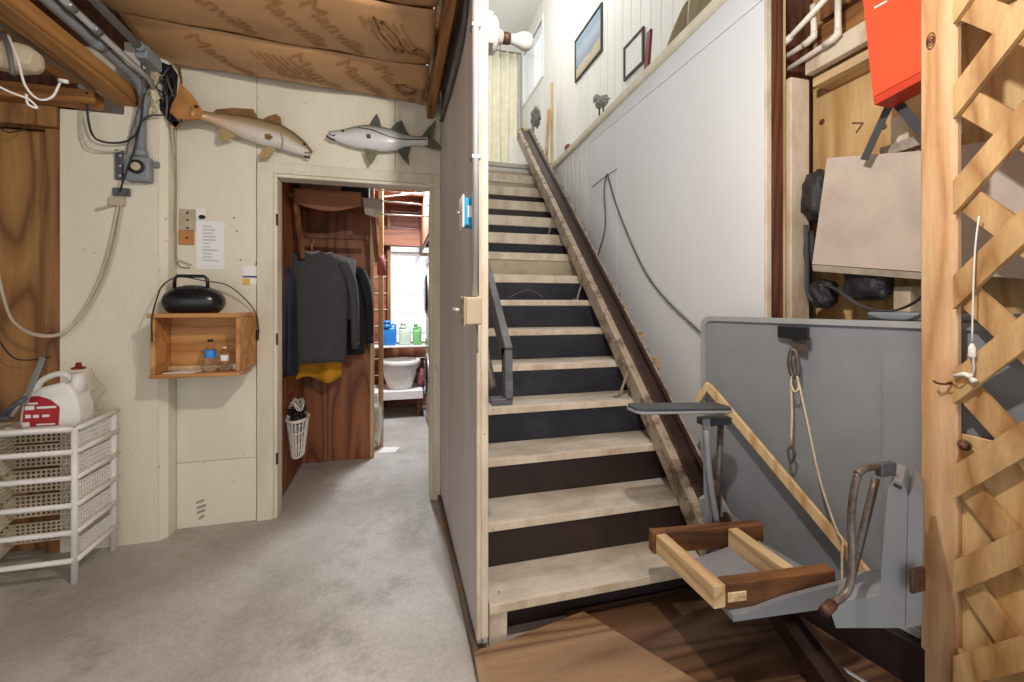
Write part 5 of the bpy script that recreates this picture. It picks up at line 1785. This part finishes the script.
tube('hanger_tape', [(XH + .001, bc.y, bc.z + .02), (XH + .02, bc.y, bc.z)], .006, 'white_plastic', wb_, 6)
random.seed(5)
ct = thing('odds_and_ends', tuple(bc + Vector((0, 0, -.2))), 'tangle of black straps and white cords heaped in the hall wall basket', 'straps')
for i in range(9):
    cc = bc + Vector((random.uniform(-.02, .02), random.uniform(-.07, .07), random.uniform(-.01, .06)))
    blob('lump', cc, (.03, .04, .026), 'black_plastic', ct, i, .4)
for i in range(6):
    cc = bc + Vector((random.uniform(-.02, .02), random.uniform(-.07, .06), .06))
    tube('cord_loop', [cc + Vector((.03 * math.cos(q), .04 * math.sin(q), .03 + .03 * math.sin(2 * q + i))) for q in [k_ * .9 for k_ in range(8)]], .004, random.choice(['white_cable', 'grey_cable']), ct, 5, 3)
# laundry shelves
zs1 = P(400, 345, y=5.2).z
ls = box('laundry_shelf', (-.30, 5.10, zs1 - .02), (.45, 5.35, zs1), 'white_plain', label='white shelf below the laundry window', cat='shelf')
zs2 = P(400, 389, y=5.0).z
lsh = thing('low_bench', (0, 5.1, 0), 'low white bench under the laundry window', 'bench')
box('bench_top', (-.28, 4.86, zs2 - .09), (.30, 5.34, zs2), 'white_plain', lsh)
for x in (-.26, .26):
    box('bench_leg', (x - .02, 4.95, 0), (x + .02, 5.30, zs2 - .0905), 'stud_brown', lsh)
lsl = None
# bucket
bkc = P(400, 388, y=5.05)
bu = thing('white_bucket', (bkc.x, 5.08, zs2), 'white ribbed plastic bucket on the low bench', 'bucket')
cb_ = Vector((bkc.x, 5.08, zs2 + .001))
lathe('body', cb_, [(.13, 0), (.135, .01), (.165, .10), (.168, .105), (.19, .22), (.205, .225), (.21, .25), (.225, .255), (.228, .32), (.215, .325), (.205, .30), (.13, .02)], 'white_plastic', bu, 28)
# jugs on the shelf
def jug(name, u, w_, h, mat, lab, capm):
    c = P(u, 343, y=5.2)
    c.z = zs1 + .001
    t = thing(name, tuple(c), lab, 'jug', 'detergent on the laundry shelf')
    v, f = box_geo((c.x - w_ / 2, c.y - .05, c.z), (c.x + w_ / 2, c.y + .05, c.z + h * .72), .025, 3)
    mk('body', v, f, mat, t, smooth=True)
    lathe('neck', c + Vector((-w_ * .15, 0, h * .70)), [(w_ * .38, 0), (w_ * .25, h * .12), (w_ * .2, h * .16)], mat, t, 14)
    lathe('cap', c + Vector((-w_ * .15, 0, h * .861)), [(w_ * .24, 0), (w_ * .24, h * .12), (w_ * .2, h * .13)], capm, t, 14)
    tube('handle', [c + Vector((w_ * .05, 0, h * .80)), c + Vector((w_ * .38, 0, h * .82)), c + Vector((w_ * .42, 0, h * .62))], .011, mat, t, 8, 4)


jug('detergent_jug', 389, .17, .29, 'blue_jug', 'blue detergent jug on the laundry shelf', 'blue_label')
jug('detergent_jug', 405, .13, .27, 'pale_jug', 'pale detergent jug between the blue and green ones', 'white_plastic')
jug('detergent_jug', 417, .10, .25, 'green_jug', 'green detergent jug beside the washer', 'green_jug')
pkc = P(421, 375, y=5.1)
blob('pink_bundle', (pkc.x, 5.1, zs2 + .105), (.05, .06, .1), 'pink_cloth', None, 5, .2)
setp(bpy.data.objects['pink_bundle'], 'dark pink cloth bundle beside the white bucket', 'bundle')
# stacked washer under the stairs
wm = thing('stacked_washer', (.62, 4.62, 0), 'white stacked washer and dryer with round black doors beside the passage', 'washer')
box('washer_body', (.335, 4.3, .02), (.95, 4.92, .90), 'washer_white', wm, bev=.012, seg=2)
box('dryer_body', (.335, 4.3, .905), (.95, 4.92, 1.78), 'washer_white', wm, bev=.012, seg=2)
for z in (.5, 1.36):
    d = lathe('door', (.334, 4.61, z), [(.21, 0), (.21, .02), (.17, .035)], 'dark_glass', wm, 32, (-1, 0, 0))
    lathe('door_ring', (.333, 4.61, z), [(.235, 0), (.235, .012), (.212, .014)], 'conduit_light', d, 32, (-1, 0, 0))
box('control_panel', (.326, 4.34, .80), (.334, 4.88, .885), 'dark_glass', wm)
box('control_panel', (.326, 4.34, 1.68), (.334, 4.88, 1.76), 'dark_glass', wm)
box('foot', (.36, 4.33, 0), (.93, 4.9, .0195), 'handrail_grey', wm)
# crumpled white bag along the passage and paper on the floor
blob('crumpled_bag', P(377, 395, y=3.95) + Vector((.0, 0, -.02)), (.045, .08, .2), 'white_plastic', None, 4, .35)
ob = bpy.data.objects['crumpled_bag']
setp(ob, 'crumpled white bag standing behind the closet panel edge', 'bag')
ob.location.z = 0.0
c = P(388, 450, z=0)
slab('loose_paper', [c + Vector((-.09, -.06, .001)), c + Vector((.06, -.08, .001)), c + Vector((.10, .05, .001)), c + Vector((-.03, .08, .001))], (0, 0, .002), 'paper', label='small white paper lying on the passage floor', cat='paper')

# marks and knots on the alcove plywood
mkp = bpy.data.objects['wall_alcove']
for (u, v_, r_) in ((822, 122, .014), (884, 127, .012)):
    lathe('knot', P(u, v_, x=2.0195), [(r_, 0), (r_ * .6, .001)], 'stud_dark', mkp, 14, (-1, 0, 0))
v, f = merge(bar_geo(P(852, 123, x=2.018), P(863, 123, x=2.018), .002, .006, bev=0), bar_geo(P(863, 123, x=2.018), P(856, 133, x=2.018), .002, .006, up=(0, 1, .5), bev=0))
mk('painted_mark', v, f, 'stud_dark', mkp)
bar('metal_strip', P(808, 648, z=.034), P(868, 684, z=.034), .014, .006, 'conduit_light', label='thin pale metal strip on the dark plywood under the chair lift', cat='strip')
